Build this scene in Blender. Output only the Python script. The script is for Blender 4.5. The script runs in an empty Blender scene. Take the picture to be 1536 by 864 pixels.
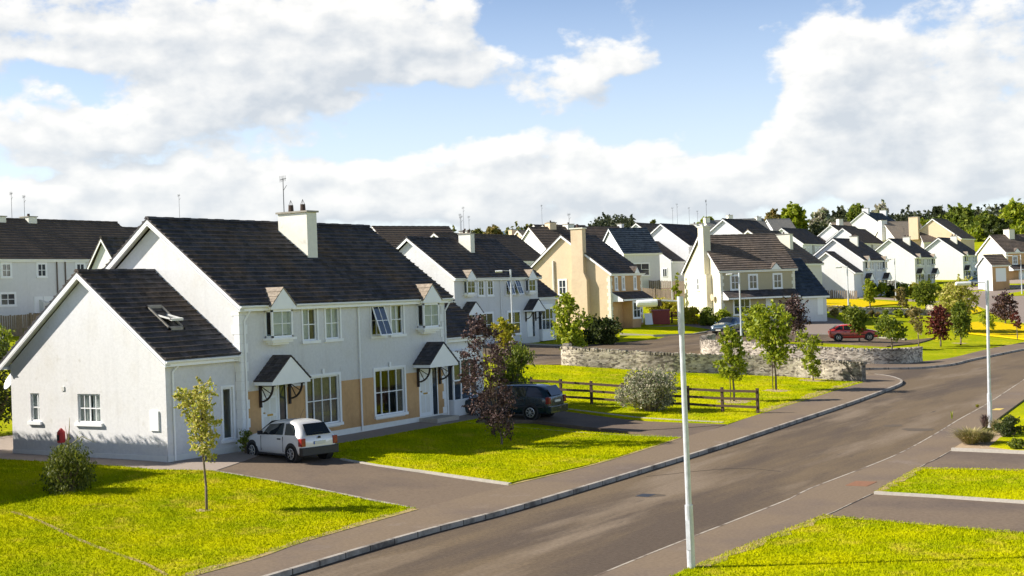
import bpy, bmesh, math, random
import numpy as np
from mathutils import Vector, Matrix
from mathutils.geometry import tessellate_polygon
R = math.radians
random.seed(4); RNG = np.random.default_rng(7)
scene = bpy.context.scene
col = scene.collection

# ------------------------------------------------------------------ camera
FPX, PIT, ROL, HEAD, HC = 2057.84, R(.2155), R(-2.04486), R(-31.889), 5.16
fw = Vector((math.sin(HEAD)*math.cos(PIT), math.cos(HEAD)*math.cos(PIT), math.sin(PIT)))
r0 = Vector((math.cos(HEAD), -math.sin(HEAD), 0)); u0 = r0.cross(fw)
rt = r0*math.cos(ROL)+u0*math.sin(ROL); up = -r0*math.sin(ROL)+u0*math.cos(ROL)
cd = bpy.data.cameras.new("camera"); cam = bpy.data.objects.new("camera", cd); col.objects.link(cam)
cam.matrix_world = Matrix(((rt.x, up.x, -fw.x, 0), (rt.y, up.y, -fw.y, 0), (rt.z, up.z, -fw.z, HC), (0, 0, 0, 1)))
cd.sensor_fit = 'HORIZONTAL'; cd.sensor_width = 36; cd.lens = FPX/1536*36; cd.clip_end = 12000; cd.clip_start = .5
scene.camera = cam
SUN_AZ, SUN_EL = R(60.5), R(35.5)          # light travels toward this heading (from +Y to +X)
ld = Vector((math.sin(SUN_AZ)*math.cos(SUN_EL), math.cos(SUN_AZ)*math.cos(SUN_EL), -math.sin(SUN_EL)))
sd = bpy.data.lights.new("sun", 'SUN'); sd.energy = 4.8; sd.angle = R(.55); sd.color = (1, .945, .86)
sun = bpy.data.objects.new("sun", sd); col.objects.link(sun)
sun.rotation_euler = ld.to_track_quat('-Z', 'Y').to_euler()
vs = scene.view_settings; vs.view_transform = 'Standard'; vs.look = 'None'; vs.gamma = 1; vs.exposure = .90; vs.use_curve_mapping = False
scene.render.engine = 'CYCLES'
scene.cycles.max_bounces = 6; scene.cycles.transparent_max_bounces = 8

def ray(px, py):
    d = fw+rt*((px-768)/FPX)+up*((432-py)/FPX)
    return d/math.hypot(d.x, d.y)
def az_el(px, py):
    d = ray(px, py); return math.degrees(math.atan2(d.x, d.y)), math.degrees(math.atan(d.z))

# ------------------------------------------------------------------ sky with cumulus
world = bpy.data.worlds.new("World"); scene.world = world; world.use_nodes = True
def sky():
    nt = world.node_tree; N = nt.nodes; Lk = nt.links; N.clear()
    out = N.new('ShaderNodeOutputWorld'); bg = N.new('ShaderNodeBackground'); Lk.new(bg.outputs[0], out.inputs[0])
    st = N.new('ShaderNodeTexSky'); st.sky_type = 'NISHITA'; st.sun_disc = False
    st.sun_elevation = SUN_EL; st.sun_rotation = SUN_AZ+math.pi; st.air_density = 1.0; st.dust_density = .6; st.ozone_density = 1.6
    def math_(op, a, b=None, c=None, clamp=False):
        n = N.new('ShaderNodeMath'); n.operation = op; n.use_clamp = clamp
        for i, x in enumerate((a, b, c)):
            if x is None: continue
            if isinstance(x, (int, float)): n.inputs[i].default_value = x
            else: Lk.new(x, n.inputs[i])
        return n.outputs[0]
    tc = N.new('ShaderNodeTexCoord'); sp = N.new('ShaderNodeSeparateXYZ'); Lk.new(tc.outputs['Generated'], sp.inputs[0])
    U = math_('MULTIPLY', math_('ARCTAN2', sp.outputs[0], sp.outputs[1]), 57.2958)
    V = math_('MULTIPLY', math_('ARCSINE', sp.outputs[2]), 57.2958)
    # cloud groups (heading, elevation, radii in degrees, weight), traced as angular positions in the sky
    blobs = [(150,60,330,95,1.0),(560,60,200,75,.95),(330,180,220,60,.8),(60,215,120,40,.6),(880,80,70,55,.62),(960,55,60,50,.5),
             (840,125,90,35,.6),(1215,85,95,65,.95),(1300,120,90,50,.8),(1470,55,95,60,.85),(1440,190,190,60,.95),(1230,190,130,60,.8),
             (560,270,230,50,.9),(160,285,170,45,.85),(860,235,110,60,.95),(1000,260,120,50,.7),(1480,250,120,50,.7),
             (700,215,45,25,.5),(1060,250,60,40,.6),(940,300,500,28,.6),(300,330,400,30,.6),(1000,75,25,18,.35),(1350,290,300,30,.45),
             (590,95,150,60,.3)]
    holes = [(740,185,120,26,.55),(560,190,140,18,.35),(1105,110,50,90,.5),(840,30,110,26,.5),(250,225,200,14,.4),(100,118,90,22,.9),(650,165,120,30,.9),(480,225,90,18,.4),(1010,170,110,60,1.0),(600,215,90,14,.4),(30,262,40,12,.5),(1380,120,45,45,.5),(1060,40,50,50,.5),(790,40,70,40,.7)]
    def field(du, dv):
        u = math_('ADD', U, du); v = math_('ADD', V, dv)
        cmb = N.new('ShaderNodeCombineXYZ'); Lk.new(u, cmb.inputs[0]); Lk.new(math_('MULTIPLY', v, 1.55), cmb.inputs[1])
        wn = N.new('ShaderNodeTexNoise'); wn.inputs['Scale'].default_value = .35; wn.inputs['Detail'].default_value = 4; Lk.new(cmb.outputs[0], wn.inputs['Vector'])
        wsep = N.new('ShaderNodeSeparateColor'); Lk.new(wn.outputs['Color'], wsep.inputs[0])
        uu = math_('ADD', u, math_('MULTIPLY', math_('SUBTRACT', wsep.outputs[0], .5), 5.0))
        vv = math_('ADD', v, math_('MULTIPLY', math_('SUBTRACT', wsep.outputs[1], .5), 3.2))
        acc = None
        for lst, sg in ((blobs, 1), (holes, -1)):
            for (bx, by, rx, ry, w) in lst:
                a, e = az_el(bx, by); ka = 28*1.12/rx; ke = 28*1.12/ry   # degrees per pixel ~ 1/36
                x = math_('MULTIPLY', math_('SUBTRACT', uu, a), 36/rx); y = math_('MULTIPLY', math_('SUBTRACT', vv, e), 36/ry)
                r2 = math_('ADD', math_('MULTIPLY', x, x), math_('MULTIPLY', y, y))
                g = math_('DIVIDE', w*sg, math_('ADD', 1.0, math_('MULTIPLY', math_('MULTIPLY', r2, r2), .8)))
                acc = g if acc is None else math_('ADD', acc, g)
        # generic cloud cover outside the picture
        wide = N.new('ShaderNodeTexNoise'); wide.inputs['Scale'].default_value = .05; wide.inputs['Detail'].default_value = 3; Lk.new(cmb.outputs[0], wide.inputs['Vector'])
        au = math_('ABSOLUTE', math_('ADD', U, 32.0)); outside = math_('MULTIPLY', math_('SUBTRACT', au, 22.0), .1, clamp=True)
        outside = math_('MAXIMUM', outside, math_('MULTIPLY', math_('SUBTRACT', V, 14.0), .15, clamp=True))
        acc = math_('ADD', acc, math_('MULTIPLY', outside, math_('MULTIPLY', math_('SUBTRACT', wide.outputs[0], .68), 6.0)))
        f2 = N.new('ShaderNodeTexNoise'); f2.inputs['Scale'].default_value = .62; f2.inputs['Detail'].default_value = 4.0; f2.inputs['Roughness'].default_value = .5; Lk.new(cmb.outputs[0], f2.inputs['Vector'])
        f1 = N.new('ShaderNodeTexNoise'); f1.inputs['Scale'].default_value = .62; f1.inputs['Detail'].default_value = 9; f1.inputs['Roughness'].default_value = .58
        Lk.new(cmb.outputs[0], f1.inputs['Vector'])
        return math_('ADD', acc, math_('MULTIPLY', math_('SUBTRACT', f1.outputs[0], .5), 1.9)), math_('ADD', acc, math_('MULTIPLY', math_('SUBTRACT', f2.outputs[0], .5), 1.9))
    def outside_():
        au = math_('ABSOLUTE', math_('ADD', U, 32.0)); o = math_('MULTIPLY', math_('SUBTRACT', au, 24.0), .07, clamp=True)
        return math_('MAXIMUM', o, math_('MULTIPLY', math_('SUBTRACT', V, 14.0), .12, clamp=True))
    d0, n0 = field(0, 0); d1, n1 = field(-.55, .75)
    mr = N.new('ShaderNodeMapRange'); mr.interpolation_type = 'SMOOTHSTEP'; mr.inputs['From Min'].default_value = .40; mr.inputs['From Max'].default_value = 1.0
    Lk.new(d0, mr.inputs['Value']); alpha = mr.outputs[0]
    # billow shading: sides turned to the sun are white, thick undersides grey
    lit = math_('ADD', math_('SUBTRACT', n0, n1), math_('MULTIPLY', math_('SUBTRACT', d0, n0), .35))
    sh = math_('ADD', .72, math_('MULTIPLY', lit, .95))
    thick = math_('MULTIPLY', math_('SUBTRACT', n1, .70), .34, clamp=True)
    sh = math_('SUBTRACT', sh, thick); 
    m2 = N.new('ShaderNodeMapRange'); m2.interpolation_type = 'LINEAR'; m2.inputs['From Min'].default_value = -.25; m2.inputs['From Max'].default_value = 1.25; Lk.new(sh, m2.inputs['Value'])
    cr = N.new('ShaderNodeMix'); cr.data_type = 'RGBA'; Lk.new(m2.outputs[0], cr.inputs[0])
    cr.inputs[6].default_value = (5.5, 6.0, 6.6, 1); cr.inputs[7].default_value = (9.6, 9.45, 9.1, 1)
    # pale milky air low over the horizon
    hz = math_('SUBTRACT', 1.0, math_('DIVIDE', V, 13.0), clamp=True); hz = math_('MULTIPLY', math_('MULTIPLY', math_('POWER', hz, 1.3), .62), math_('SUBTRACT', 1.0, outside_()))
    mh = N.new('ShaderNodeMix'); mh.data_type = 'RGBA'; Lk.new(hz, mh.inputs[0])
    tint = N.new('ShaderNodeMix'); tint.data_type = 'RGBA'; tint.blend_type = 'MULTIPLY'; tint.inputs[0].default_value = 1
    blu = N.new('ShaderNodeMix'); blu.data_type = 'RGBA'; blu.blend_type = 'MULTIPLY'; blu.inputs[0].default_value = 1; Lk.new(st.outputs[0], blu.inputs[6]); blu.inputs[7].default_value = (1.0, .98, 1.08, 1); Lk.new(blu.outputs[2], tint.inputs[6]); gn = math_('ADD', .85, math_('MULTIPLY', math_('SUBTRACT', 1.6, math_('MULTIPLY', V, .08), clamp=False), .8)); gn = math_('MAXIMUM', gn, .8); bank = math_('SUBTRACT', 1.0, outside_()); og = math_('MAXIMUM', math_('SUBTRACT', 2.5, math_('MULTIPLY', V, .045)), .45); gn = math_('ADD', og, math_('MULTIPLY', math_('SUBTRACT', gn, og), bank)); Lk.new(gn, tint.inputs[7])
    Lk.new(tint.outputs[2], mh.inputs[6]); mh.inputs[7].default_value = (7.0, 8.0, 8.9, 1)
    mx = N.new('ShaderNodeMix'); mx.data_type = 'RGBA'; Lk.new(math_('MULTIPLY', alpha, .96), mx.inputs[0])
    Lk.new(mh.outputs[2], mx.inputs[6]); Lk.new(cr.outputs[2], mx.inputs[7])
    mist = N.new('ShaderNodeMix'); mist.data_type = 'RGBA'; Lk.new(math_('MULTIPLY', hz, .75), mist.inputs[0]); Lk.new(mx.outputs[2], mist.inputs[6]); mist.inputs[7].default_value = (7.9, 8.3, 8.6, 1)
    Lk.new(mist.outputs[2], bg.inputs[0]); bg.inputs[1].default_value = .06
    world.cycles.sampling_method = 'MANUAL'; world.cycles.sample_map_resolution = 512
sky()

# ------------------------------------------------------------------ helpers
def tag(o, label=None, cat=None, group=None, kind=None):
    if label: o['label'] = label
    if cat: o['category'] = cat
    if group: o['group'] = group
    if kind: o['kind'] = kind
    return o
def empty(name, loc, rz=0, label=None, cat=None, group=None):
    o = bpy.data.objects.new(name, None); col.objects.link(o); o.location = loc; o.rotation_euler = (0, 0, rz); o.empty_display_size = .3
    return tag(o, label, cat, group)
def copy_tree(o, parent=None):
    c = o.copy(); col.objects.link(c)
    if parent: c.parent = parent
    for ch in [k for k in bpy.data.objects if k.parent == o and k != c]: copy_tree(ch, c)
    return c
class MB:
    def __init__(s): s.v = []; s.f = []
    def poly(s, pts):
        n = len(s.v); s.v += [tuple(p) for p in pts]; s.f.append(tuple(range(n, n+len(pts)))); return s
    def box(s, x0, x1, y0, y1, z0, z1):
        if x0 > x1: x0, x1 = x1, x0
        if y0 > y1: y0, y1 = y1, y0
        n = len(s.v); s.v += [(x, y, z) for z in (z0, z1) for y in (y0, y1) for x in (x0, x1)]
        for q in ((0,2,3,1),(4,5,7,6),(0,1,5,4),(2,6,7,3),(0,4,6,2),(1,3,7,5)): s.f.append(tuple(n+i for i in q))
        return s
    def prism(s, pts, off):
        """polygon pts swept by vector off"""
        n = len(pts); a = [Vector(p) for p in pts]; b = [p+Vector(off) for p in a]
        s.poly(a); s.poly(b[::-1])
        for i in range(n): j = (i+1) % n; s.poly([a[j], a[i], b[i], b[j]])
        return s
    def bar(s, a, b, w, h):
        a = Vector(a); b = Vector(b); d = (b-a).normalized(); up_ = Vector((0, 0, 1)) if abs(d.z) < .95 else Vector((1, 0, 0))
        sx = d.cross(up_).normalized()*w/2; sy = sx.cross(d).normalized()*h/2
        return s.prism([a-sx-sy, a+sx-sy, a+sx+sy, a-sx+sy], b-a)
    def tube(s, a, b, ra, rb=None, n=8, cap=True):
        rb = ra if rb is None else rb
        a = Vector(a); b = Vector(b); d = (b-a).normalized(); up_ = Vector((0, 0, 1)) if abs(d.z) < .9 else Vector((1, 0, 0))
        x = d.cross(up_).normalized(); y = d.cross(x); k = len(s.v)
        for c, r in ((a, ra), (b, rb)):
            for i in range(n): t = 2*math.pi*i/n; s.v.append(tuple(c+x*math.cos(t)*r+y*math.sin(t)*r))
        for i in range(n): j = (i+1) % n; s.f.append((k+i, k+j, k+n+j, k+n+i))
        if cap: s.f.append(tuple(k+i for i in range(n))[::-1]); s.f.append(tuple(k+n+i for i in range(n)))
        return s
    def path(s, pts, rads, n=7):
        for i in range(len(pts)-1): s.tube(pts[i], pts[i+1], rads[i], rads[i+1], n, cap=(i == len(pts)-2 or i == 0))
        return s
    def build(s, name, mat, parent=None, smooth=False):
        me = bpy.data.meshes.new(name); me.from_pydata(s.v, [], s.f); me.update()
        if smooth: me.polygons.foreach_set('use_smooth', [True]*len(me.polygons))
        bm = bmesh.new(); bm.from_mesh(me); bmesh.ops.recalc_face_normals(bm, faces=bm.faces); bm.to_mesh(me); bm.free()
        o = bpy.data.objects.new(name, me); col.objects.link(o); me.materials.append(mat)
        if parent: o.parent = parent
        return o

# ------------------------------------------------------------------ materials
def mat(name, base, rough=.8, spec=.3, noise=None, bump=None, metal=0, mix=None, coord='Object', emit=None, coat=0, streak=0, joints=0, stretch=None):
    """noise: (scale, amount) brightness mottle; bump: (scale, strength, distance); mix: [(colour, scale, lo, hi)...] blotches"""
    m = bpy.data.materials.new(name); m.use_nodes = True; nt = m.node_tree; N = nt.nodes; L = nt.links; b = N['Principled BSDF']
    b.inputs['Base Color'].default_value = (*base, 1); b.inputs['Roughness'].default_value = rough; b.inputs['Specular IOR Level'].default_value = spec
    b.inputs['Metallic'].default_value = metal; b.inputs['Coat Weight'].default_value = coat
    tc = N.new('ShaderNodeTexCoord'); cur = None
    def nz(scale, detail=5, rough_=.6):
        n = N.new('ShaderNodeTexNoise'); n.inputs['Scale'].default_value = scale; n.inputs['Detail'].default_value = detail; n.inputs['Roughness'].default_value = rough_
        if stretch and scale < 3:
            sm = N.new('ShaderNodeMapping'); sm.inputs['Scale'].default_value = stretch; L.new(tc.outputs[coord], sm.inputs[0]); L.new(sm.outputs[0], n.inputs['Vector'])
        else: L.new(tc.outputs[coord], n.inputs['Vector'])
        return n.outputs[0]
    rgb = N.new('ShaderNodeRGB'); rgb.outputs[0].default_value = (*base, 1); cur = rgb.outputs[0]
    for (c, sc, lo, hi) in (mix or []):
        r_ = N.new('ShaderNodeMapRange'); r_.inputs['From Min'].default_value = lo; r_.inputs['From Max'].default_value = hi; L.new(nz(sc), r_.inputs['Value'])
        k = N.new('ShaderNodeMix'); k.data_type = 'RGBA'; L.new(r_.outputs[0], k.inputs[0]); L.new(cur, k.inputs[6]); k.inputs[7].default_value = (*c, 1); cur = k.outputs[2]
    if noise:
        r_ = N.new('ShaderNodeMapRange'); r_.inputs['From Min'].default_value = .25; r_.inputs['From Max'].default_value = .75
        r_.inputs['To Min'].default_value = 1-noise[1]; r_.inputs['To Max'].default_value = 1+noise[1]*.6; L.new(nz(noise[0], 6), r_.inputs['Value'])
        k = N.new('ShaderNodeMix'); k.data_type = 'RGBA'; k.blend_type = 'MULTIPLY'; k.inputs[0].default_value = 1; L.new(cur, k.inputs[6]); L.new(r_.outputs[0], k.inputs[7]); cur = k.outputs[2]
    if streak:
        mp = N.new('ShaderNodeMapping'); mp.inputs['Scale'].default_value = (2.2, 2.2, .16); L.new(tc.outputs[coord], mp.inputs[0]); sn = N.new('ShaderNodeTexNoise'); sn.inputs['Scale'].default_value = 1.6; sn.inputs['Detail'].default_value = 6; L.new(mp.outputs[0], sn.inputs['Vector'])
        r_ = N.new('ShaderNodeMapRange'); r_.inputs['From Min'].default_value = .52; r_.inputs['From Max'].default_value = .75; r_.inputs['To Min'].default_value = 1; r_.inputs['To Max'].default_value = 1-streak; L.new(sn.outputs[0], r_.inputs['Value'])
        sx = N.new('ShaderNodeSeparateXYZ'); L.new(tc.outputs[coord], sx.inputs[0]); g_ = N.new('ShaderNodeMath'); g_.operation = 'MULTIPLY_ADD'; L.new(nz(2.5), g_.inputs[0]); g_.inputs[1].default_value = -.9; L.new(sx.outputs[2], g_.inputs[2])
        r2 = N.new('ShaderNodeMapRange'); r2.inputs['From Min'].default_value = -.45; r2.inputs['From Max'].default_value = .25; r2.inputs['To Min'].default_value = 1-streak*1.4; r2.inputs['To Max'].default_value = 1; L.new(g_.outputs[0], r2.inputs['Value'])
        mm = N.new('ShaderNodeMath'); mm.operation = 'MULTIPLY'; L.new(r_.outputs[0], mm.inputs[0]); L.new(r2.outputs[0], mm.inputs[1])
        k = N.new('ShaderNodeMix'); k.data_type = 'RGBA'; k.blend_type = 'MULTIPLY'; k.inputs[0].default_value = 1; L.new(cur, k.inputs[6]); L.new(mm.outputs[0], k.inputs[7]); cur = k.outputs[2]
    L.new(cur, b.inputs['Base Color'])
    if bump:
        bp = N.new('ShaderNodeBump'); bp.inputs['Strength'].default_value = bump[1]; bp.inputs['Distance'].default_value = bump[2]
        L.new(nz(bump[0], 6, .65), bp.inputs['Height']); L.new(bp.outputs[0], b.inputs['Normal'])
    if joints:
        sx = N.new('ShaderNodeSeparateXYZ'); L.new(tc.outputs['Object'], sx.inputs[0]); a_ = N.new('ShaderNodeMath'); a_.operation = 'PINGPONG'; L.new(sx.outputs[1], a_.inputs[0]); a_.inputs[1].default_value = joints/2
        b_ = N.new('ShaderNodeMath'); b_.operation = 'LESS_THAN'; L.new(a_.outputs[0], b_.inputs[0]); b_.inputs[1].default_value = .016
        k = N.new('ShaderNodeMix'); k.data_type = 'RGBA'; L.new(b_.outputs[0], k.inputs[0]); L.new(cur, k.inputs[6]); k.inputs[7].default_value = (.05, .04, .03, 1); L.new(k.outputs[2], b.inputs['Base Color'])
    return m
def leafmat(name, c1, c2, c3=None, trans=.35, patch=None):
    m = bpy.data.materials.new(name); m.use_nodes = True; nt = m.node_tree; N = nt.nodes; L = nt.links; b = N['Principled BSDF']
    g = N.new('ShaderNodeNewGeometry'); cr = N.new('ShaderNodeValToRGB'); L.new(g.outputs['Random Per Island'], cr.inputs[0])
    e = cr.color_ramp.elements; e[0].color = (*c1, 1); e[1].color = (*c2, 1)
    if c3: x = cr.color_ramp.elements.new(.8); x.color = (*c3, 1); e[-1].position = .95
    cur = cr.outputs[0]
    b.inputs['Roughness'].default_value = .55; b.inputs['Specular IOR Level'].default_value = .3
    L.new(cur, b.inputs['Base Color'])
    tr = N.new('ShaderNodeBsdfTranslucent'); L.new(cur, tr.inputs[0]); ms = N.new('ShaderNodeMixShader'); ms.inputs[0].default_value = trans
    L.new(b.outputs[0], ms.inputs[1]); L.new(tr.outputs[0], ms.inputs[2]); L.new(ms.outputs[0], N['Material Output'].inputs[0])
    return m
def leafmat_(*a, **k):
    m = leafmat(*a, **k); m.node_tree.nodes['Principled BSDF'].inputs['Specular IOR Level'].default_value = .02; return m
def roofmat(name, base, brown, tile=.3, course=.217, var=1):
    m = bpy.data.materials.new(name); m.use_nodes = True; nt = m.node_tree; N = nt.nodes; L = nt.links; b = N['Principled BSDF']
    tc = N.new('ShaderNodeTexCoord'); sn = N.new('ShaderNodeVectorMath'); sn.operation = 'SNAP'; sn.inputs[1].default_value = (course, tile, 50)
    L.new(tc.outputs['Object'], sn.inputs[0]); wn = N.new('ShaderNodeTexWhiteNoise'); L.new(sn.outputs[0], wn.inputs[0])
    nz = N.new('ShaderNodeTexNoise'); nz.inputs['Scale'].default_value = .55; nz.inputs['Detail'].default_value = 7; nz.inputs['Roughness'].default_value = .65
    mp = N.new('ShaderNodeMapping'); mp.inputs['Scale'].default_value = (.55, 1.3, .6); L.new(tc.outputs['Object'], mp.inputs[0]); L.new(mp.outputs[0], nz.inputs[0])
    r1 = N.new('ShaderNodeMapRange'); r1.inputs['From Min'].default_value = .42; r1.inputs['From Max'].default_value = .72; L.new(nz.outputs[0], r1.inputs[0])
    k = N.new('ShaderNodeMix'); k.data_type = 'RGBA'; L.new(r1.outputs[0], k.inputs[0]); k.inputs[6].default_value = (*base, 1); k.inputs[7].default_value = (*brown, 1)
    r2 = N.new('ShaderNodeMapRange'); r2.inputs['To Min'].default_value = 1-.28*var; r2.inputs['To Max'].default_value = 1+.25*var; L.new(wn.outputs[0], r2.inputs[0])
    f = N.new('ShaderNodeTexNoise'); f.inputs['Scale'].default_value = 9; f.inputs['Detail'].default_value = 6; L.new(tc.outputs['Object'], f.inputs[0])
    r3 = N.new('ShaderNodeMapRange'); r3.inputs['From Min'].default_value = .3; r3.inputs['From Max'].default_value = .7; r3.inputs['To Min'].default_value = .75; r3.inputs['To Max'].default_value = 1.25; L.new(f.outputs[0], r3.inputs[0])
    mm = N.new('ShaderNodeMath'); mm.operation = 'MULTIPLY'; L.new(r2.outputs[0], mm.inputs[0]); L.new(r3.outputs[0], mm.inputs[1])
    k2 = N.new('ShaderNodeMix'); k2.data_type = 'RGBA'; k2.blend_type = 'MULTIPLY'; k2.inputs[0].default_value = 1; L.new(k.outputs[2], k2.inputs[6]); L.new(mm.outputs[0], k2.inputs[7])
    L.new(k2.outputs[2], b.inputs['Base Color']); b.inputs['Roughness'].default_value = .75; b.inputs['Specular IOR Level'].default_value = .08
    bp = N.new('ShaderNodeBump'); bp.inputs['Strength'].default_value = .35; bp.inputs['Distance'].default_value = .01; L.new(f.outputs[0], bp.inputs['Height']); L.new(bp.outputs[0], b.inputs['Normal'])
    return m
def grassmat(name, a, b_, dry, flower=None, scale=1.0):
    m = bpy.data.materials.new(name); m.use_nodes = True; nt = m.node_tree; N = nt.nodes; L = nt.links; b = N['Principled BSDF']
    tc = N.new('ShaderNodeTexCoord')
    def nz(s, d=6, r=.6):
        n = N.new('ShaderNodeTexNoise'); n.inputs['Scale'].default_value = s*scale; n.inputs['Detail'].default_value = d; n.inputs['Roughness'].default_value = r; L.new(tc.outputs['Object'], n.inputs['Vector']); return n.outputs[0]
    def rng(x, a_, c_, t0=0, t1=1):
        r_ = N.new('ShaderNodeMapRange'); r_.inputs['From Min'].default_value = a_; r_.inputs['From Max'].default_value = c_; r_.inputs['To Min'].default_value = t0; r_.inputs['To Max'].default_value = t1; L.new(x, r_.inputs[0]); return r_.outputs[0]
    def mixc(f, c1, c2, mode='MIX'):
        k = N.new('ShaderNodeMix'); k.data_type = 'RGBA'; k.blend_type = mode
        if isinstance(f, float): k.inputs[0].default_value = f
        else: L.new(f, k.inputs[0])
        for i, c in ((6, c1), (7, c2)):
            if isinstance(c, tuple): k.inputs[i].default_value = (*c, 1)
            else: L.new(c, k.inputs[i])
        return k.outputs[2]
    c = mixc(rng(nz(.35), .38, .62), a, b_)
    c = mixc(rng(nz(.9, 8, .72), .53, .70, 0, .85), c, dry)
    c = mixc(1.0, c, rng(nz(14, 5, .75), .3, .7, .74, 1.24), 'MULTIPLY')
    c = mixc(1.0, c, rng(nz(60, 3, .7), .3, .7, .8, 1.18), 'MULTIPLY')
    if flower:
        v = N.new('ShaderNodeTexVoronoi'); v.inputs['Scale'].default_value = flower[1]; L.new(tc.outputs['Object'], v.inputs['Vector'])
        msk = N.new('ShaderNodeMath'); msk.operation = 'MULTIPLY'; L.new(rng(v.outputs['Distance'], flower[2]*1.3, flower[2]*.6), msk.inputs[0]); L.new(rng(nz(.12, 3), flower[3], flower[3]+.1), msk.inputs[1])
        c = mixc(msk.outputs[0], c, flower[0])
    L.new(c, b.inputs['Base Color']); b.inputs['Roughness'].default_value = .95; b.inputs['Specular IOR Level'].default_value = .02
    bp = N.new('ShaderNodeBump'); bp.inputs['Strength'].default_value = .6; bp.inputs['Distance'].default_value = .05; L.new(nz(22, 5, .7), bp.inputs['Height']); L.new(bp.outputs[0], b.inputs['Normal'])
    return m
def stonemat():
    m = bpy.data.materials.new('rubble_stone'); m.use_nodes = True; nt = m.node_tree; N = nt.nodes; L = nt.links; b = N['Principled BSDF']
    tc = N.new('ShaderNodeTexCoord'); mp = N.new('ShaderNodeMapping'); mp.inputs['Scale'].default_value = (5.4, 5.4, 11); L.new(tc.outputs['Object'], mp.inputs[0])
    v = N.new('ShaderNodeTexVoronoi'); v.inputs['Scale'].default_value = 1; L.new(mp.outputs[0], v.inputs[0])
    ve = N.new('ShaderNodeTexVoronoi'); ve.feature = 'DISTANCE_TO_EDGE'; L.new(mp.outputs[0], ve.inputs[0])
    cr = N.new('ShaderNodeValToRGB'); sp = N.new('ShaderNodeSeparateColor'); L.new(v.outputs['Color'], sp.inputs[0]); L.new(sp.outputs[0], cr.inputs[0])
    e = cr.color_ramp.elements; e[0].color = (.13, .105, .08, 1); e[1].color = (.66, .58, .46, 1); x = e.new(.5); x.color = (.46, .39, .30, 1)
    nz = N.new('ShaderNodeTexNoise'); nz.inputs['Scale'].default_value = .5; nz.inputs['Detail'].default_value = 5; L.new(tc.outputs['Object'], nz.inputs[0])
    r = N.new('ShaderNodeMapRange'); r.inputs['From Min'].default_value = .42; r.inputs['From Max'].default_value = .64; r.inputs['To Min'].default_value = 1.25; r.inputs['To Max'].default_value = .5; L.new(nz.outputs[0], r.inputs[0])
    k = N.new('ShaderNodeMix'); k.data_type = 'RGBA'; k.blend_type = 'MULTIPLY'; k.inputs[0].default_value = 1; L.new(cr.outputs[0], k.inputs[6]); L.new(r.outputs[0], k.inputs[7])
    r2 = N.new('ShaderNodeMapRange'); r2.inputs['From Max'].default_value = .07; r2.inputs['To Min'].default_value = .35; L.new(ve.outputs['Distance'], r2.inputs[0])
    k2 = N.new('ShaderNodeMix'); k2.data_type = 'RGBA'; k2.blend_type = 'MULTIPLY'; k2.inputs[0].default_value = 1; L.new(k.outputs[2], k2.inputs[6]); L.new(r2.outputs[0], k2.inputs[7])
    L.new(k2.outputs[2], b.inputs['Base Color']); b.inputs['Roughness'].default_value = .9
    bp = N.new('ShaderNodeBump'); bp.inputs['Strength'].default_value = .8; bp.inputs['Distance'].default_value = .04; L.new(ve.outputs['Distance'], bp.inputs['Height']); L.new(bp.outputs[0], b.inputs['Normal'])
    return m
def glassmat(name, tint, refl=.5):
    m = bpy.data.materials.new(name); m.use_nodes = True; nt = m.node_tree; N = nt.nodes; L = nt.links; N.remove(N['Principled BSDF'])
    t = N.new('ShaderNodeBsdfTransparent'); t.inputs[0].default_value = (*tint, 1); g = N.new('ShaderNodeBsdfGlossy'); g.inputs['Roughness'].default_value = .02
    lw = N.new('ShaderNodeLayerWeight'); pw = N.new('ShaderNodeMath'); pw.operation = 'POWER'; L.new(lw.outputs['Facing'], pw.inputs[0]); pw.inputs[1].default_value = 3.2; fr = N.new('ShaderNodeMath'); fr.operation = 'MULTIPLY_ADD'; L.new(pw.outputs[0], fr.inputs[0]); fr.inputs[1].default_value = .30; fr.inputs[2].default_value = .05; ms = N.new('ShaderNodeMixShader'); L.new(fr.outputs[0], ms.inputs[0]); L.new(t.outputs[0], ms.inputs[1]); L.new(g.outputs[0], ms.inputs[2])
    L.new(ms.outputs[0], N['Material Output'].inputs[0]); return m
WARM = (.86, .845, .80)
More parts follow.
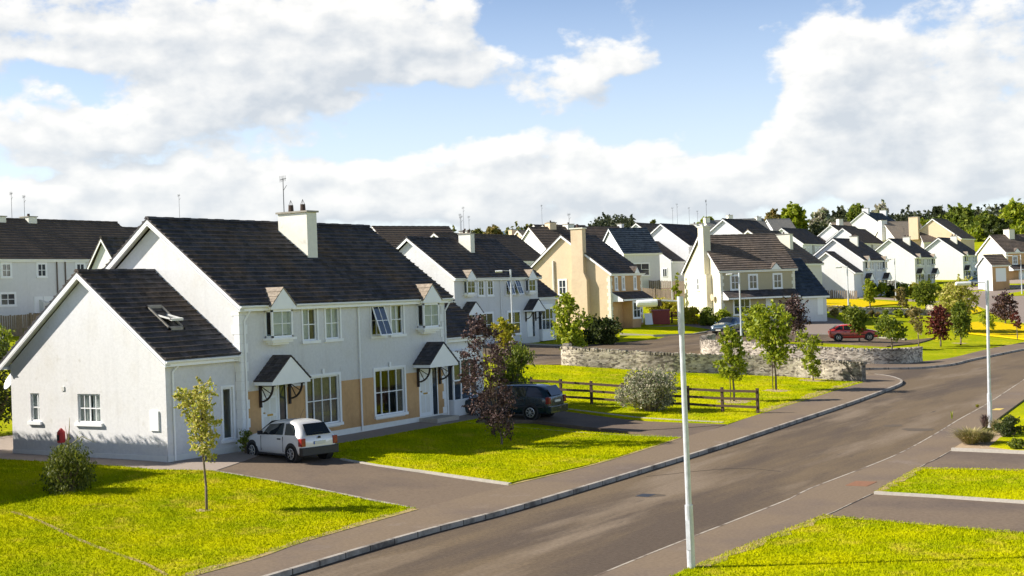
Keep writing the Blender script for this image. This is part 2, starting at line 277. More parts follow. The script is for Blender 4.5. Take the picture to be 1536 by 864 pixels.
M = dict(
 white_render=mat('white_render', (.70,.69,.675), .9, .15, (9, .09), (45, .7, .012), mix=[((.66,.64,.60), .7, .50, .74), ((.55,.53,.48), 2.6, .64, .80)], streak=.06),
 bright_render=mat('bright_render', (.70,.695,.69), .9, .15, (4, .06), (30, .5, .012), mix=[((.68,.665,.64), .5, .54, .75)], streak=.05),
 beige_render=mat('beige_render', (.68,.53,.355), .9, .15, (5, .08), (40, .5, .012), mix=[((.60,.465,.31), .6, .5, .7)]),
 cream_render=mat('cream_render', (.74,.685,.52), .9, .15, (5, .05), (40, .5, .012), mix=[((.68,.62,.46), .5, .5, .7)]),
 pale_cream=mat('pale_cream_render', (.74,.68,.58), .9, .15, (5, .05), (40, .5, .012)),
 stone_grey_render=mat('stone_grey_render', (.60,.56,.50), .9, .15, (5, .06), (40, .5, .012)),
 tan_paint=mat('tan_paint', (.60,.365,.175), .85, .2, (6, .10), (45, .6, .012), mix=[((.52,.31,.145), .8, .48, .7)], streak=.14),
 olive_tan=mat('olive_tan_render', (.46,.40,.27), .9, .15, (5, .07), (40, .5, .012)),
 quoin_white=mat('quoin_white', (.84,.84,.82), .8, .2, (7, .06), (50, .3, .008)),
 quoin_cream=mat('quoin_cream', (.80,.76,.62), .8, .2, (7, .06)),
 trim=mat('white_trim', (.86,.86,.85), .45, .5, (3, .05)),
 trim_dull=mat('weathered_white_trim', (.72,.71,.66), .6, .4, (4, .08)),
 soffit=mat('soffit_board', (.62,.61,.56), .6, .3, (4, .05)),
 cream_chimney=mat('chimney_render', (.80,.77,.66), .9, .15, (6, .08), (35, .4, .01), mix=[((.55,.53,.45), 2.2, .62, .8)]),
 clay=mat('chimney_pot_clay', (.07,.045,.035), .8, .3, (9, .2)),
 cap=mat('concrete_cap', (.33,.30,.25), .9, .2, (9, .2)),
 pane=glassmat('window_glass', (.72,.78,.78)),
 pane_far=mat('dark_window_glass', (.035,.045,.055), .06, .9, (2, .3)),
 curtain=mat('curtain_cloth', (.82,.79,.74), .9, .1, (6, .15)),
 curtain_dark=mat('patterned_curtain', (.30,.24,.18), .9, .1, (9, .35)),
 door=mat('white_door', (.80,.81,.80), .4, .5),
 brass=mat('brass', (.45,.30,.08), .35, .5, metal=.8),
 iron=mat('dark_wood', (.035,.025,.02), .6, .3, (8, .2)),
 brown_pipe=mat('brown_pipe', (.11,.075,.055), .5, .4),
 galv=mat('galvanised_steel', (.55,.565,.58), .45, .5, (7, .22), metal=.15),
 lamp_plastic=mat('lantern_plastic', (.74,.74,.71), .35, .5, (6, .06)),
 asphalt=mat('asphalt', (.150,.108,.064), .86, .2, (11, .30), (60, .8, .015), mix=[((.098,.072,.050), .35, .46, .60), ((.205,.155,.105), .55, .52, .66), ((.075,.058,.045), 1.6, .64, .74)], stretch=(1, .16, 1)),
 footway=mat('footway_asphalt', (.19,.140,.092), .88, .2, (12, .25), (120, .5, .006), mix=[((.145,.11,.086), .22, .48, .68), ((.24,.19,.15), .6, .62, .8)]),
 drive=mat('drive_asphalt', (.17,.125,.085), .88, .2, (12, .28), (120, .5, .006), mix=[((.12,.09,.07), .25, .46, .68)]),
 far_road=mat('far_road_asphalt', (.25,.20,.165), .88, .2, (8, .1)),
 kerb=mat('kerb_concrete', (.36,.32,.27), .9, .2, (12, .2), (60, .5, .01), mix=[((.14,.12,.10), 1.4, .5, .66)], joints=.92),
 kerb_pale=mat('pale_concrete', (.42,.38,.32), .9, .2, (10, .14), (60, .5, .01), mix=[((.36,.33,.27), 1.2, .55, .75)]),
 kerb_line=mat('worn_kerb_top', (.40,.35,.28), .9, .2, (3, .35), mix=[((.16,.12,.09), 1.1, .50, .60)]),
 path=mat('concrete_path', (.33,.27,.22), .9, .2, (9, .14), (60, .4, .01)),
 soil=mat('bare_soil', (.42,.31,.20), .95, .1, (7, .25), (30, .8, .03)),
 verge=mat('dry_verge', (.40,.30,.13), .95, .1, (9, .3), (40, .8, .03), mix=[((.28,.26,.05), 3, .48, .56)]),
 stone=stonemat(),
 fence=mat('weathered_timber', (.085,.055,.040), .85, .2, (10, .25), (50, .5, .01)),
 board=mat('close_board_timber', (.20,.155,.115), .9, .2, (6, .3)),
 bark=mat('bark', (.17,.13,.09), .9, .2, (14, .3), (40, .8, .02)),
 red_paint=mat('red_tank_paint', (.26,.035,.022), .5, .4, (5, .12)),
 roof_dark=roofmat('dark_roof_tile', (.070,.068,.074), (.115,.085,.062)),
 roof_mid=roofmat('grey_brown_roof_tile', (.125,.102,.086), (.165,.125,.095), var=.7),
 roof_brown=roofmat('brown_roof_tile', (.115,.092,.075), (.16,.12,.09), var=.35),
 roof_pale=roofmat('pale_grey_roof_slate', (.20,.195,.18), (.25,.23,.20), var=.2),
 roof_tan=roofmat('pale_tan_roof_tile', (.28,.235,.185), (.33,.26,.19), var=.2),
 slate=roofmat('blue_slate', (.05,.065,.085), (.07,.085,.10)),
 lawn=grassmat('lawn_grass', (.43,.42,.001), (.25,.30,.001), (.50,.40,.04), ((.75,.55,.02), 2.2, .05, .55)),
 field=grassmat('rough_grass', (.31,.33,.004), (.23,.27,.004), (.46,.39,.04), ((.85,.60,.01), 1.6, .2, .50), .6),
 meadow=grassmat('yellow_meadow', (.58,.43,.008), (.66,.46,.006), (.30,.29,.02), None, .6),
 hill=grassmat('hill_grass', (.07,.10,.05), (.05,.08,.05), (.10,.12,.08), None, .02),
 lf_lime=leafmat('lime_leaves', (.28,.34,.010), (.50,.52,.03), (.66,.55,.20), trans=.5),
 lf_green=leafmat('fresh_green_leaves', (.13,.20,.008), (.28,.34,.012), (.42,.44,.03), trans=.45),
 lf_mid=leafmat('mid_green_leaves', (.07,.115,.010), (.16,.21,.016), (.25,.28,.03), trans=.4),
 lf_dark=leafmat('dark_green_leaves', (.018,.032,.008), (.05,.075,.015), (.09,.11,.02)),
 lf_weep=leafmat('weeping_leaves', (.03,.05,.008), (.09,.12,.012), (.22,.24,.03), trans=.35),
 lf_purple=leafmat('copper_leaves', (.012,.006,.007), (.040,.017,.017), (.17,.10,.085), trans=.10),
 lf_red=leafmat('dark_red_leaves', (.045,.010,.010), (.13,.020,.016), (.20,.05,.03), trans=.25),
 lf_grey=leafmat('silvery_leaves', (.10,.15,.045), (.30,.35,.14), (.58,.50,.38), trans=.35),
 lf_yel=leafmat('yellow_green_leaves', (.22,.25,.012), (.38,.36,.02), (.52,.42,.03)),
 lf_far=leafmat('far_leaves', (.05,.075,.018), (.13,.145,.025), (.20,.19,.03)),
 lf_fardark=leafmat('far_dark_leaves', (.025,.038,.020), (.06,.07,.03), (.09,.10,.04)),
 lf_autumn=leafmat('olive_gold_leaves', (.12,.125,.03), (.27,.22,.05), (.36,.26,.09)),
 straw=leafmat('straw_blades', (.36,.28,.12), (.70,.56,.32), (.22,.22,.05), trans=.35),
 blade=grassmat('grass_blades', (.48,.47,.001), (.30,.35,.001), (.56,.45,.04)),
 silver=mat('silver_white_paint', (.66,.65,.63), .28, .5, coat=.6, metal=.12),
 navy=mat('dark_green_blue_paint', (.006,.020,.028), .25, .4, coat=.6),
 blue=mat('steel_blue_paint', (.045,.085,.125), .28, .6, coat=.8, metal=.3),
 red=mat('red_paint', (.50,.040,.030), .3, .5, coat=.7),
 car_glass=mat('car_glass', (.012,.016,.018), .05, .9),
 rubber=mat('rubber', (.012,.012,.012), .8, .2), bumper=mat('black_plastic', (.022,.022,.024), .5, .4),
 alloy=mat('alloy_wheel', (.55,.54,.52), .35, .5, metal=.6),
 lens_red=mat('tail_lens', (.24,.014,.010), .2, .6, coat=.5), lens_clear=mat('head_lens', (.55,.58,.60), .12, .8, coat=.5),
 plate=mat('number_plate', (.62,.62,.52), .5, .4), plate_blue=mat('plate_blue', (.02,.09,.35), .5, .4), plate_ink=mat('plate_ink', (.02,.02,.02), .6, .3),
 fluor_red=mat('red_plastic', (.45,.03,.03), .5, .4), yellow_paint=mat('worn_yellow_paint', (.62,.46,.12), .8, .2, (14, .3)), rust=mat('rusty_cover', (.24,.115,.06), .8, .3, (12, .25)),
)

# ------------------------------------------------------------------ terrain
def atz(px, py, z):
    d = ray(px, py); k = (z-HC)/d.z; return (d.x*k, d.y*k, z)
def atD(px, D, z):
    d = ray(px, 432); return (d.x*D, d.y*D, z)
def azD(deg, D, z): return (math.sin(R(deg))*D, math.cos(R(deg))*D, z)
CP = [(-16,-40,-.5),(-16,0,-.5),(-16,20,-.5),(-16,35,-.5),(-16,50,-.5),(-16,65,-.5),(-16,80,-.5),(-11,20,-.5),(-11,40,-.5),(-11,60,-.5),(0,30,-.45),(0,60,-.4),(10,0,-.4),(10,80,-.3),(30,30,-.3),(40,-30,-.3),
  (-21.7,5,-.5),(-21.7,20,-.5),(-21.7,35,-.5),(-21.7,50,-.5),(-21.7,62,-.5),(-28,27,-.36),(-28,41,-.42),(-28,52,-.38),(-33.6,20,-.12),(-33.6,26,-.08),(-33.6,32,0),(-33.6,38,0),(-33.6,45,0),(-33.6,51,0),(-42,32,0),(-42,42,.02),(-42,52,.15),(-38,56,.05),
  (-31,56,-.25),(-50,30,.4),(-50,44,.6),(-60,45,1.5),(-50,10,.1),(-80,20,2.0),(-30,0,-.2),(-60,-30,.4),
  atz(845,546,.75),atz(950,553,.45),atz(1100,560,.0),atz(1297,572,-.5),atz(1380,543,-.5),atz(735,507,1.4),atz(800,501,1.5),atz(915,487,1.9),atz(770,523,1.1),atz(1112,515,.5),
  atz(1095,502,.75),atz(1290,512,.1),atz(1380,505,-.1),atz(1453,500,-.1),atz(1536,523,-.5),atz(1165,480,1.6),atz(1205,475,1.8),atz(1273,466,1.6),atz(1344,449,2.5),atz(1530,441,2.4),atz(1450,472,1.0),
  atD(1215,200,2.9),atD(1290,200,3.0),atD(1372,235,4.0),atD(1444,255,4.7),atD(1510,228,4.8),atD(1020,200,5.4),atD(1000,150,4.0),atD(90,116,4.6),atD(0,118,4.7),atD(20,104,3.5),atD(640,150,3.4),
  atD(900,180,4.8),atD(1180,165,2.7),atD(1204,276,8.1),atD(1295,298,8.2),atD(1000,260,8.4),atD(1360,300,9.5),atD(1500,300,9),atD(800,230,6.5),atD(300,200,8),
  azD(-55,350,13),azD(-40,350,11),azD(-30,350,12),azD(-20,370,14),azD(-12,390,16),azD(-4,380,15),azD(5,300,8),azD(-60,600,16),azD(-30,600,17),azD(-10,600,22),azD(10,500,14),azD(40,300,0),azD(90,400,0),azD(180,400,0),azD(230,400,0),azD(270,300,5)]
_P = np.array(CP, float)
def _tps():
    n = len(_P); d = np.hypot(_P[:,None,0]-_P[None,:,0], _P[:,None,1]-_P[None,:,1]); K = np.where(d > 0, d*d*np.log(d+1e-9), 0)+np.eye(n)*25
    Q = np.c_[np.ones(n), _P[:, :2]]; A = np.block([[K, Q], [Q.T, np.zeros((3, 3))]]); return np.linalg.solve(A, np.r_[_P[:, 2], 0, 0, 0])
_W = _tps()
def Tn(x, y):
    x = np.asarray(x, float); y = np.asarray(y, float); sh = x.shape; x = x.ravel(); y = y.ravel(); out = np.empty(x.shape)
    for i in range(0, len(x), 20000):
        xs, ys = x[i:i+20000], y[i:i+20000]; d2 = (xs[:,None]-_P[None,:,0])**2+(ys[:,None]-_P[None,:,1])**2
        out[i:i+20000] = (.5*d2*np.log(d2+1e-12))@_W[:-3]+_W[-3]+_W[-2]*xs+_W[-1]*ys
    r = np.hypot(x, y); far = np.clip((r-430)/150, 0, 1); out = out*(1-far)+far*np.clip(out, 0, 16)
    return out.reshape(sh)
def T(x, y): return float(Tn([x], [y])[0])
def G(px, py, off=0):
    """point of the ground seen at this direction"""
    d = ray(px, py); s = np.arange(12, 480, .5); h = HC+d.z*s-Tn(d.x*s, d.y*s)-off
    k = np.argmax(h < 0)
    if h[k] >= 0: k = len(s)-1
    t = s[k-1]+.5*h[k-1]/(h[k-1]-h[k]+1e-9) if k > 0 else s[0]
    return (d.x*t, d.y*t)
def GP(px, py): x, y = G(px, py); return (x, y, T(x, y))
def smooth_line(pts, step=1.0):
    """Catmull-Rom through xy points"""
    out = []; p = [pts[0]]+list(pts)+[pts[-1]]
    for i in range(1, len(p)-2):
        a, b, c, d = [np.array(q[:2], float) for q in p[i-1:i+3]]; n = max(1, int(np.linalg.norm(c-b)/step))
        for k in range(n):
            t = k/n; out.append(tuple(.5*((2*b)+(-a+c)*t+(2*a-5*b+4*c-d)*t*t+(-a+3*b-3*c+d)*t**3)))
    out.append(tuple(pts[-1][:2])); return out
def drape(name, poly, off, m, cell=1.5, skirt=.16, kind='structure', label=None, cat=None):
    tri = tessellate_polygon([[Vector((p[0], p[1], 0)) for p in poly]])
    bm = bmesh.new(); vs_ = [bm.verts.new((p[0], p[1], 0)) for p in poly]
    for t in tri:
        try: bm.faces.new([vs_[i] for i in t])
        except ValueError: pass
    xs = [p[0] for p in poly]; ys = [p[1] for p in poly]
    for ax, lo, hi in ((0, min(xs), max(xs)), (1, min(ys), max(ys))):
        g = math.floor(lo/cell)*cell+cell
        while g < hi:
            co = [0, 0, 0]; co[ax] = g; no = [0, 0, 0]; no[ax] = 1
            bmesh.ops.bisect_plane(bm, geom=bm.verts[:]+bm.edges[:]+bm.faces[:], plane_co=co, plane_no=no, dist=1e-5); g += cell
    bm.verts.ensure_lookup_table(); z = Tn([v.co.x for v in bm.verts], [v.co.y for v in bm.verts])
    for v, h in zip(bm.verts, z): v.co.z = h+off
    bmesh.ops.recalc_face_normals(bm, faces=bm.faces)
    if bm.faces and sum(f.normal.z for f in bm.faces) < 0: bmesh.ops.reverse_faces(bm, faces=bm.faces)
    if skirt:
        be = [e for e in bm.edges if e.is_boundary]; r = bmesh.ops.extrude_edge_only(bm, edges=be)
        for v in [g for g in r['geom'] if isinstance(g, bmesh.types.BMVert)]: v.co.z -= skirt
    me = bpy.data.meshes.new(name); bm.to_mesh(me); bm.free(); me.materials.append(m)
    o = bpy.data.objects.new(name, me); col.objects.link(o)
    if label: tag(o, label, cat)
    elif kind: o['kind'] = kind
    return o
def strip(name, line, w, off, h, m, kind='structure', mb=None):
    """kerb: a real bar of width w and depth h along a ground line"""
    mb = mb or MB(); pts = [Vector((p[0], p[1], 0)) for p in line]; rows = []
    zz = Tn([p.x for p in pts], [p.y for p in pts])
    for i, p in enumerate(pts):
        a = pts[max(0, i-1)]; b = pts[min(len(pts)-1, i+1)]; d = (b-a).normalized(); s = Vector((-d.y, d.x, 0))*w/2
        z1 = zz[i]+off; rows.append([(p.x-s.x, p.y-s.y, z1-h), (p.x-s.x, p.y-s.y, z1), (p.x+s.x, p.y+s.y, z1), (p.x+s.x, p.y+s.y, z1-h)])
    n = len(mb.v)
    for r_ in rows: mb.v += r_
    for i in range(len(rows)-1):
        for k in range(3): a = n+i*4+k; mb.f.append((a, a+1, a+5, a+4))
    mb.f.append((n, n+1, n+2, n+3)); e = n+4*(len(rows)-1); mb.f.append((e+3, e+2, e+1, e))
    if name is None: return mb
    o = mb.build(name, m)
    if kind: o['kind'] = kind
    return o

# ------------------------------------------------------------------ ground, roads, paths
def ground():
    rs = [3.0]
    while rs[-1] < 9000: rs.append(rs[-1]+max(.8, rs[-1]*.021))
    na = 480; a = np.linspace(0, 2*math.pi, na, endpoint=False); rr = np.array(rs)
    X = rr[:, None]*np.sin(a)[None]; Y = rr[:, None]*np.cos(a)[None]; Z = Tn(X, Y)-.15
    v = np.stack([X, Y, Z], -1).reshape(-1, 3).tolist(); v.append((0, 0, -.65)); c = len(v)-1; f = []
    for i in range(len(rs)-1):
        for j in range(na): k = (j+1) % na; f.append((i*na+j, i*na+k, (i+1)*na+k, (i+1)*na+j))
    for j in range(na): f.append((c, (j+1) % na, j))
    me = bpy.data.meshes.new('ground'); me.from_pydata(v, [], f); me.polygons.foreach_set('use_smooth', [True]*len(f)); me.materials.append(M['field'])
    o = bpy.data.objects.new('ground', me); col.objects.link(o); o['kind'] = 'structure'
ground()
def hills(name, pts, D, depth, m, base=-5):
    """a long ridge far away: pts are (heading px, skyline py)"""
    n = 240; xs = np.linspace(pts[0][0], pts[-1][0], n); ys = np.interp(xs, [p[0] for p in pts], [p[1] for p in pts]); mb = MB(); rows = []
    for i, (px, py) in enumerate(zip(xs, ys)):
        d = ray(px, py); h = HC+d.z*D+math.sin(i*.9)*D*.0006+math.sin(i*.37)*D*.0009; row = []
        for t in range(9):
            s = t/8; dd = D-depth+2*depth*s; z = base+(h-base)*math.sin(math.pi*s)**.8 if 0 < s < 1 else base; row.append((d.x*dd, d.y*dd, z))
        rows.append(row)
    for r_ in rows: mb.v += r_
    for i in range(n-1):
        for t in range(8): a = i*9+t; mb.f.append((a, a+1, a+10, a+9))
    o = mb.build(name, m, smooth=True); o['kind'] = 'structure'; return o
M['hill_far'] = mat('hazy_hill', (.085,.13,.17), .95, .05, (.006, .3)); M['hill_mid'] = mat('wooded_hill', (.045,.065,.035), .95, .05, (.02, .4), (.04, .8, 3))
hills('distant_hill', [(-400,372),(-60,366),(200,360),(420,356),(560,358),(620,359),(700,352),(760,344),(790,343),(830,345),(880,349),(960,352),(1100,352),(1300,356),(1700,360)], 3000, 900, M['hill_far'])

EXT = lambda p, q, n: (q[0]+(q[0]-p[0])*n, q[1]+(q[1]-p[1])*n)
lk_px = [(430,855),(520,828),(640,794),(760,763),(880,728),(1000,692),(1100,661),(1200,628),(1290,598),(1336,581)]
lk = [(-19.3,-12),(-19.3,5)]+[G(*p) for p in lk_px]
corner = [G(1351,574),G(1350,569),G(1335,564),G(1312,561),G(1270,558)]
left_kerb = smooth_line(lk+corner, .8)
far_k = [G(1290,552),G(1330,551.5),G(1380,550.5),G(1425,546),G(1455,539),G(1490,532),G(1536,523)]; far_k.append(EXT(far_k[-2], far_k[-1], 3)); far_k.append(EXT(far_k[-3], far_k[-1], 2))
far_kerb = smooth_line(far_k, .8)
rk = [(-13.0,-12),(-13.1,8),G(880,863),G(1035,801),G(1100,776),G(1185,743),G(1215,728),G(1340,680),G(1400,649),G(1440,625),G(1485,600),G(1536,567)]; rk.append(EXT(rk[-2], rk[-1], 2.5)); rk.append(EXT(rk[-3], rk[-1], 1))
right_line = smooth_line(rk, .8)
road_poly = left_kerb+far_kerb+right_line[::-1]
drape('road', road_poly, -.115, M['asphalt'], 1.2)
# left footway and its kerb
inner = smooth_line([(-21.4,-12),(-21.2,8),G(300,862),G(460,812),G(630,763),G(765,728),G(900,695),G(1025,656),G(1092,637),G(1146,618),G(1215,597),G(1272,578),G(1297,569)], 1)
drape('footway', left_kerb+[G(1270,558),G(1290,566)]+inner[::-1], .004, M['footway'], 1.2)
strip('kerb', left_kerb[:-2], .13, .012, .17, M['kerb'])
fin = smooth_line([G(1296,546),G(1340,544),G(1381,542),G(1425,537),G(1480,524),G(1536,513)]+[EXT(G(1480,524), G(1536,513), 3)], 1)
drape('footway', far_kerb+fin[::-1], .004, M['footway'], 1.2)
strip('kerb', far_kerb, .13, .012, .17, M['kerb'])
# right footway, nearly flush with the road
rin_px = [(1037,848),(1120,815),(1235,771),(1310,736),(1375,700),(1428,672),(1470,645),(1500,622),(1536,596)]
rin = [(-11.4,-12),(-11.5,8)]+[G(*p) for p in rin_px]; rin.append(EXT(rin[-2], rin[-1], 2.5)); rin = smooth_line(rin, 1)
drape('footway', right_line+rin[::-1], -.085, M['footway'], 1.2)
strip('kerb', right_line, .055, -.080, .05, M['kerb_line'])
def gp(lst): return [G(*p) for p in lst]
# drives beside the houses
drive1 = gp([(298,700),(330,694),(366,677),(420,668),(508,660),(512,690),(640,710),(765,728)])+gp([(700,745),(628,764),(560,751),(450,729),(360,712)])
drape('driveway', drive1, -.01, M['drive'], 1.2)
drape('driveway', gp([(700,618),(760,604),(850,617),(960,631),(1090,636),(1060,646),(1025,656),(900,642),(800,630),(660,630)]), -.01, M['drive'], 1.2)
strip('kerb', gp([(512,689),(570,699),(640,708),(765,726)]), .12, .03, .15, M['kerb_pale'])
strip('kerb', gp([(322,706),(400,719),(450,728),(560,750),(620,762)]), .07, .012, .1, M['kerb'])
strip('kerb', gp([(853,614),(960,627),(1085,634)]), .14, .03, .15, M['kerb_pale'])
strip('kerb', gp([(700,634),(800,643),(900,651),(1022,656)]), .06, .012, .1, M['kerb'])
# paths along the house
drape('path', [(-46,30.9),(-32.0,31.0),(-31.0,31.3),(-31.6,33.2),(-32.6,35.9),(-33.57,35.8),(-33.85,32.45),(-41.65,32.45),(-41.65,36),(-46,36)], .006, M['path'], 1.2, .02)
drape('path', [(-33.57,36.2),(-32.1,36.3),(-32.1,52),(-33.57,52)], .004, M['path'], 1.2, .02)
# lawns in front
front = [(-33.0,31.1)]+gp([(316,706),(400,720),(500,739),(560,752),(624,762),(460,812),(300,862)])+[(-21.3,8),(-21.3,-2),(-40,-2),(-52,20),(-50,31),(-46,31.0)]
drape('lawn', front, .008, M['lawn'], 1.2)
drape('lawn', [(-32.1,36.6)]+gp([(514,688),(640,706),(765,724),(900,693),(1022,656),(900,649),(800,641),(700,633)])+[(-32.1,49.5)], .008, M['lawn'], 1.2)
mid_lawn = gp([(845,548),(950,555),(1060,560),(1180,565),(1297,573),(1215,598),(1146,619),(1092,636),(960,628),(853,615),(790,606),(745,560),(780,547)])
drape('lawn', mid_lawn, .008, M['lawn'], 1.5)
lawnR = gp([(1037,848),(1120,815),(1235,771),(1536,797)])+[EXT(G(1235,771), G(1536,797), 1.2),(8,8),(-11.5,8)]
drape('lawn', lawnR, -.02, M['lawn'], 1.2, .12)
lawn2p = gp([(1312,736),(1375,700),(1536,703)])+[EXT(G(1375,700), G(1536,703), 1), EXT(G(1310,737), G(1536,751), 1)]+gp([(1536,751)])
drape('lawn', lawn2p, -.02, M['lawn'], 1.2, .12)
drape('lawn', gp([(1484,669),(1500,655),(1536,646),(1620,650),(1620,680),(1536,676)]), -.02, M['lawn'], 1.2, .12)
drape('lawn', gp([(1506,632),(1536,618),(1640,610),(1640,640),(1536,640)]), -.02, M['lawn'], 1.2, .12)
for nm, pl in (('driveway', [(1235,771),(1310,736),(1536,751),(1680,762),(1680,808),(1536,797)]), ('driveway', [(1375,700),(1428,673),(1536,677),(1680,682),(1680,706),(1536,703)])):
    drape(nm, gp(pl), -.07, M['drive'], 1.2, .05)
strip('kerb', gp([(1312,737),(1400,742),(1536,751),(1640,757)]), .12, 0, .1, M['kerb_pale'])
strip('kerb', gp([(1428,673),(1536,677.5),(1640,682)]), .14, .03, .12, M['kerb_pale'])
drape('planting_bed', gp([(1430,671),(1455,655),(1482,640),(1510,632),(1520,648),(1490,662),(1500,671),(1536,675),(1500,676)]), -.03, M['soil'], 1, .08)
# worn dry edges of the lawns
def verge(line, w, off=.014):
    l = smooth_line(line, .35); rr_ = random.Random(len(l)); a = []; b = []
    for i, p in enumerate(l):
        p0 = np.array(l[max(0, i-1)]); p1 = np.array(l[min(len(l)-1, i+1)]); d = (p1-p0)/(np.linalg.norm(p1-p0)+1e-6); s = np.array([-d[1], d[0]])
        a.append(tuple(np.array(p)-s*.02)); b.append(tuple(np.array(p)+s*w*(.45+.75*rr_.random())))
    o = drape('dry_verge', a+b[::-1], off, M['verge'], 2, 0, kind='structure'); return o
verge([(-21.35,8),G(300,862),G(460,812),G(628,764)], .35)
verge(gp([(1146,618),(1215,597),(1272,578),(1297,571)]), .55)
verge(gp([(765,728),(900,695),(1022,657)]), .12)
verge(gp([(1235,771),(1120,815),(1037,848)])[::-1], -.35, -.012)
verge(gp([(1375,700),(1312,736)])[::-1], -.3, -.012)
verge(gp([(1235,772),(1360,782),(1536,798)]), -.18, -.012)
verge(gp([(1530,704),(1375,701)]), .2, -.012)
strip('dry_seam', smooth_line(gp([(18,768),(60,782),(110,806),(160,826),(215,845),(250,863)]), .5), .11, .014, .02, M['verge'])
# side road, square in front of the further houses, and their drives
drape('side_road', [left_kerb[-3]]+gp([(1299,557),(1200,551),(1100,548),(950,541),(845,535),(845,545),(800,546),(760,548),(735,530),(700,521),(722,512),(842,518),(905,514),(985,508),(1000,503),(1060,499),(1130,495),(1198,500),(1245,502),(1318,506),(1360,509),(1403,505),(1372,514),(1330,518),(1250,513),(1180,510),(1110,514),(1070,516),(1056,528),(1110,533),(1240,542),(1296,547),(1296,552)]), -.06, M['asphalt'], 1.5)
drape('driveway', gp([(1196,500),(1150,495),(1150,482),(1208,477),(1236,474.5),(1256,478),(1266,484),(1266,491),(1258,497),(1245,501.5)]), -.045, M['far_road'], 1.5)
drape('driveway', gp([(928,493),(1070,482),(1130,486),(1130,497),(1060,498),(1040,490),(970,491)]), -.045, M['far_road'], 1.5, .1)
for l in ([(722,511.5),(842,517.5)], [(930,500),(980,502.5),(1040,500.5),(1060,497)], [(1198,499),(1245,501),(1318,505),(1360,508)]):
    strip('kerb', smooth_line(gp(l), 2), .18, .02, .2, M['kerb_pale'])
drape('lawn', gp([(928,512.5),(985,506),(975,503),(930,503)]), 0, M['lawn'], 2)
drape('lawn', gp([(930,499.5),(980,502),(1040,500),(1065,494),(1030,489),(960,491),(925,494)]), .01, M['lawn'], 2)
drape('meadow', gp([(1198,444.5),(1240,446),(1290,449.5),(1338,452.5),(1360,455),(1330,456.5),(1300,459),(1290,464),(1240,460),(1198,457.5)]), .0, M['meadow'], 2.5, .1)
drape('meadow', gp([(1448,484),(1480,481),(1536,487),(1640,492),(1640,512),(1536,508),(1500,504),(1452,499)]), .0, M['meadow'], 2.5, .1)
drape('meadow', gp([(1456,462),(1466,460),(1474,466),(1458,470)]), .0, M['meadow'], 2.5, .1)
drape('path', gp([(1284,446),(1343,449),(1400,453),(1462,459),(1462,457),(1400,450.5),(1343,447),(1284,444)]), -.05, M['far_road'], 2.5, .1)
drape('road', gp([(1440,440),(1466,436.5),(1500,434),(1536,431),(1700,424),(1700,500),(1536,483),(1502,474),(1478,462),(1455,453)]), -.06, M['far_road'], 2.5, .1)
drape('path', gp([(1440,431),(1470,427.5),(1536,427),(1600,426),(1600,429),(1536,430),(1480,433),(1445,436)]), -.05, M['path'], 2.5, .1)
drape('lawn', gp([(1497,441.5),(1536,436),(1640,430),(1640,440),(1536,443),(1505,444)]), .0, M['field'], 2.5, .1)
drape('driveway', gp([(1478,420.5),(1536,419),(1600,417),(1600,421),(1536,424),(1500,424)]), -.05, M['path'], 2.5, .1)
for x, y, w in ((1197,516,2.4),(0,0,0)):
    pass
# marks in the road surface
def patch(name, px, py, w, l, m, off, rot=0, kind='structure'):
    x, y = G(px, py); c, s = math.cos(rot), math.sin(rot)
    return drape(name, [(x+c*a-s*b, y+s*a+c*b) for a, b in ((-w/2,-l/2),(w/2,-l/2),(w/2,l/2),(-w/2,l/2))], off, m, 1, .01, kind)
tag(patch('manhole_cover', 1292, 721, .62, .95, M['rust'], -.078, kind=None), 'rusty rectangular service cover set in the right hand footway', 'manhole cover')
tag(patch('hydrant_marking', 1497, 611, .35, .75, M['yellow_paint'], -.078, kind=None), 'worn yellow painted rectangle on the footway near the right lamp post', 'road marking')
tag(patch('drain_cover', 968, 737, .4, .5, M['bumper'], -.108, kind=None), 'small dark drain cover sunk in the road near the left kerb', 'drain cover')
M['asphalt_patch'] = mat('asphalt_patch', (.105,.080,.055), .85, .25, (30, .2), (120, .5, .006))
def blob(name, px, py, rx, ry, m, off):
    x, y = G(px, py); rr_ = random.Random(px); n = 16
    return drape(name, [(x+rx*math.cos(2*math.pi*k/n)*(.7+.5*rr_.random()), y+ry*math.sin(2*math.pi*k/n)*(.7+.5*rr_.random())) for k in range(n)], off, m, 1, .005)
def seam(line, w, m, off, name='joint'): 
    l = smooth_line(line, .5); rr_ = random.Random(len(line)); l = [(p[0]+rr_.uniform(-.02, .02), p[1]+rr_.uniform(-.02, .02)) for p in l]; strip(name, l, w, off, .01, m)
M['tar'] = mat('tar_joint', (.045,.036,.03), .8, .3)
seam(gp([(628,764),(700,745),(765,728)]), .03, M['tar'], -.002); seam(gp([(960,646),(1092,637)]), .03, M['tar'], .008)
seam(gp([(1235,771),(1310,736)]), .03, M['kerb_line'], -.055); seam(gp([(1375,700),(1428,672),(1470,645)]), .03, M['kerb_line'], -.055)
seam([(-19.0,38),(-17.2,40.5),(-15.5,40.2)], .02, M['tar'], -.108)
for px, py, rx, ry in ((975,737,.45,.3),(1378,640,.7,.5),(1340,634,.4,.5)): blob('asphalt_patch', px, py, rx, ry, M['asphalt_patch'], -.1115)
# bare rings round the young trees
for px, py, r_ in ((1164,586,.75),(1101,603,.8),(1219,571,.75),(861,543,.9),(306,766,.22),(1440,515,.7)):
    blob('bare_soil_ring', px, py, r_, r_, M['soil'], .016)

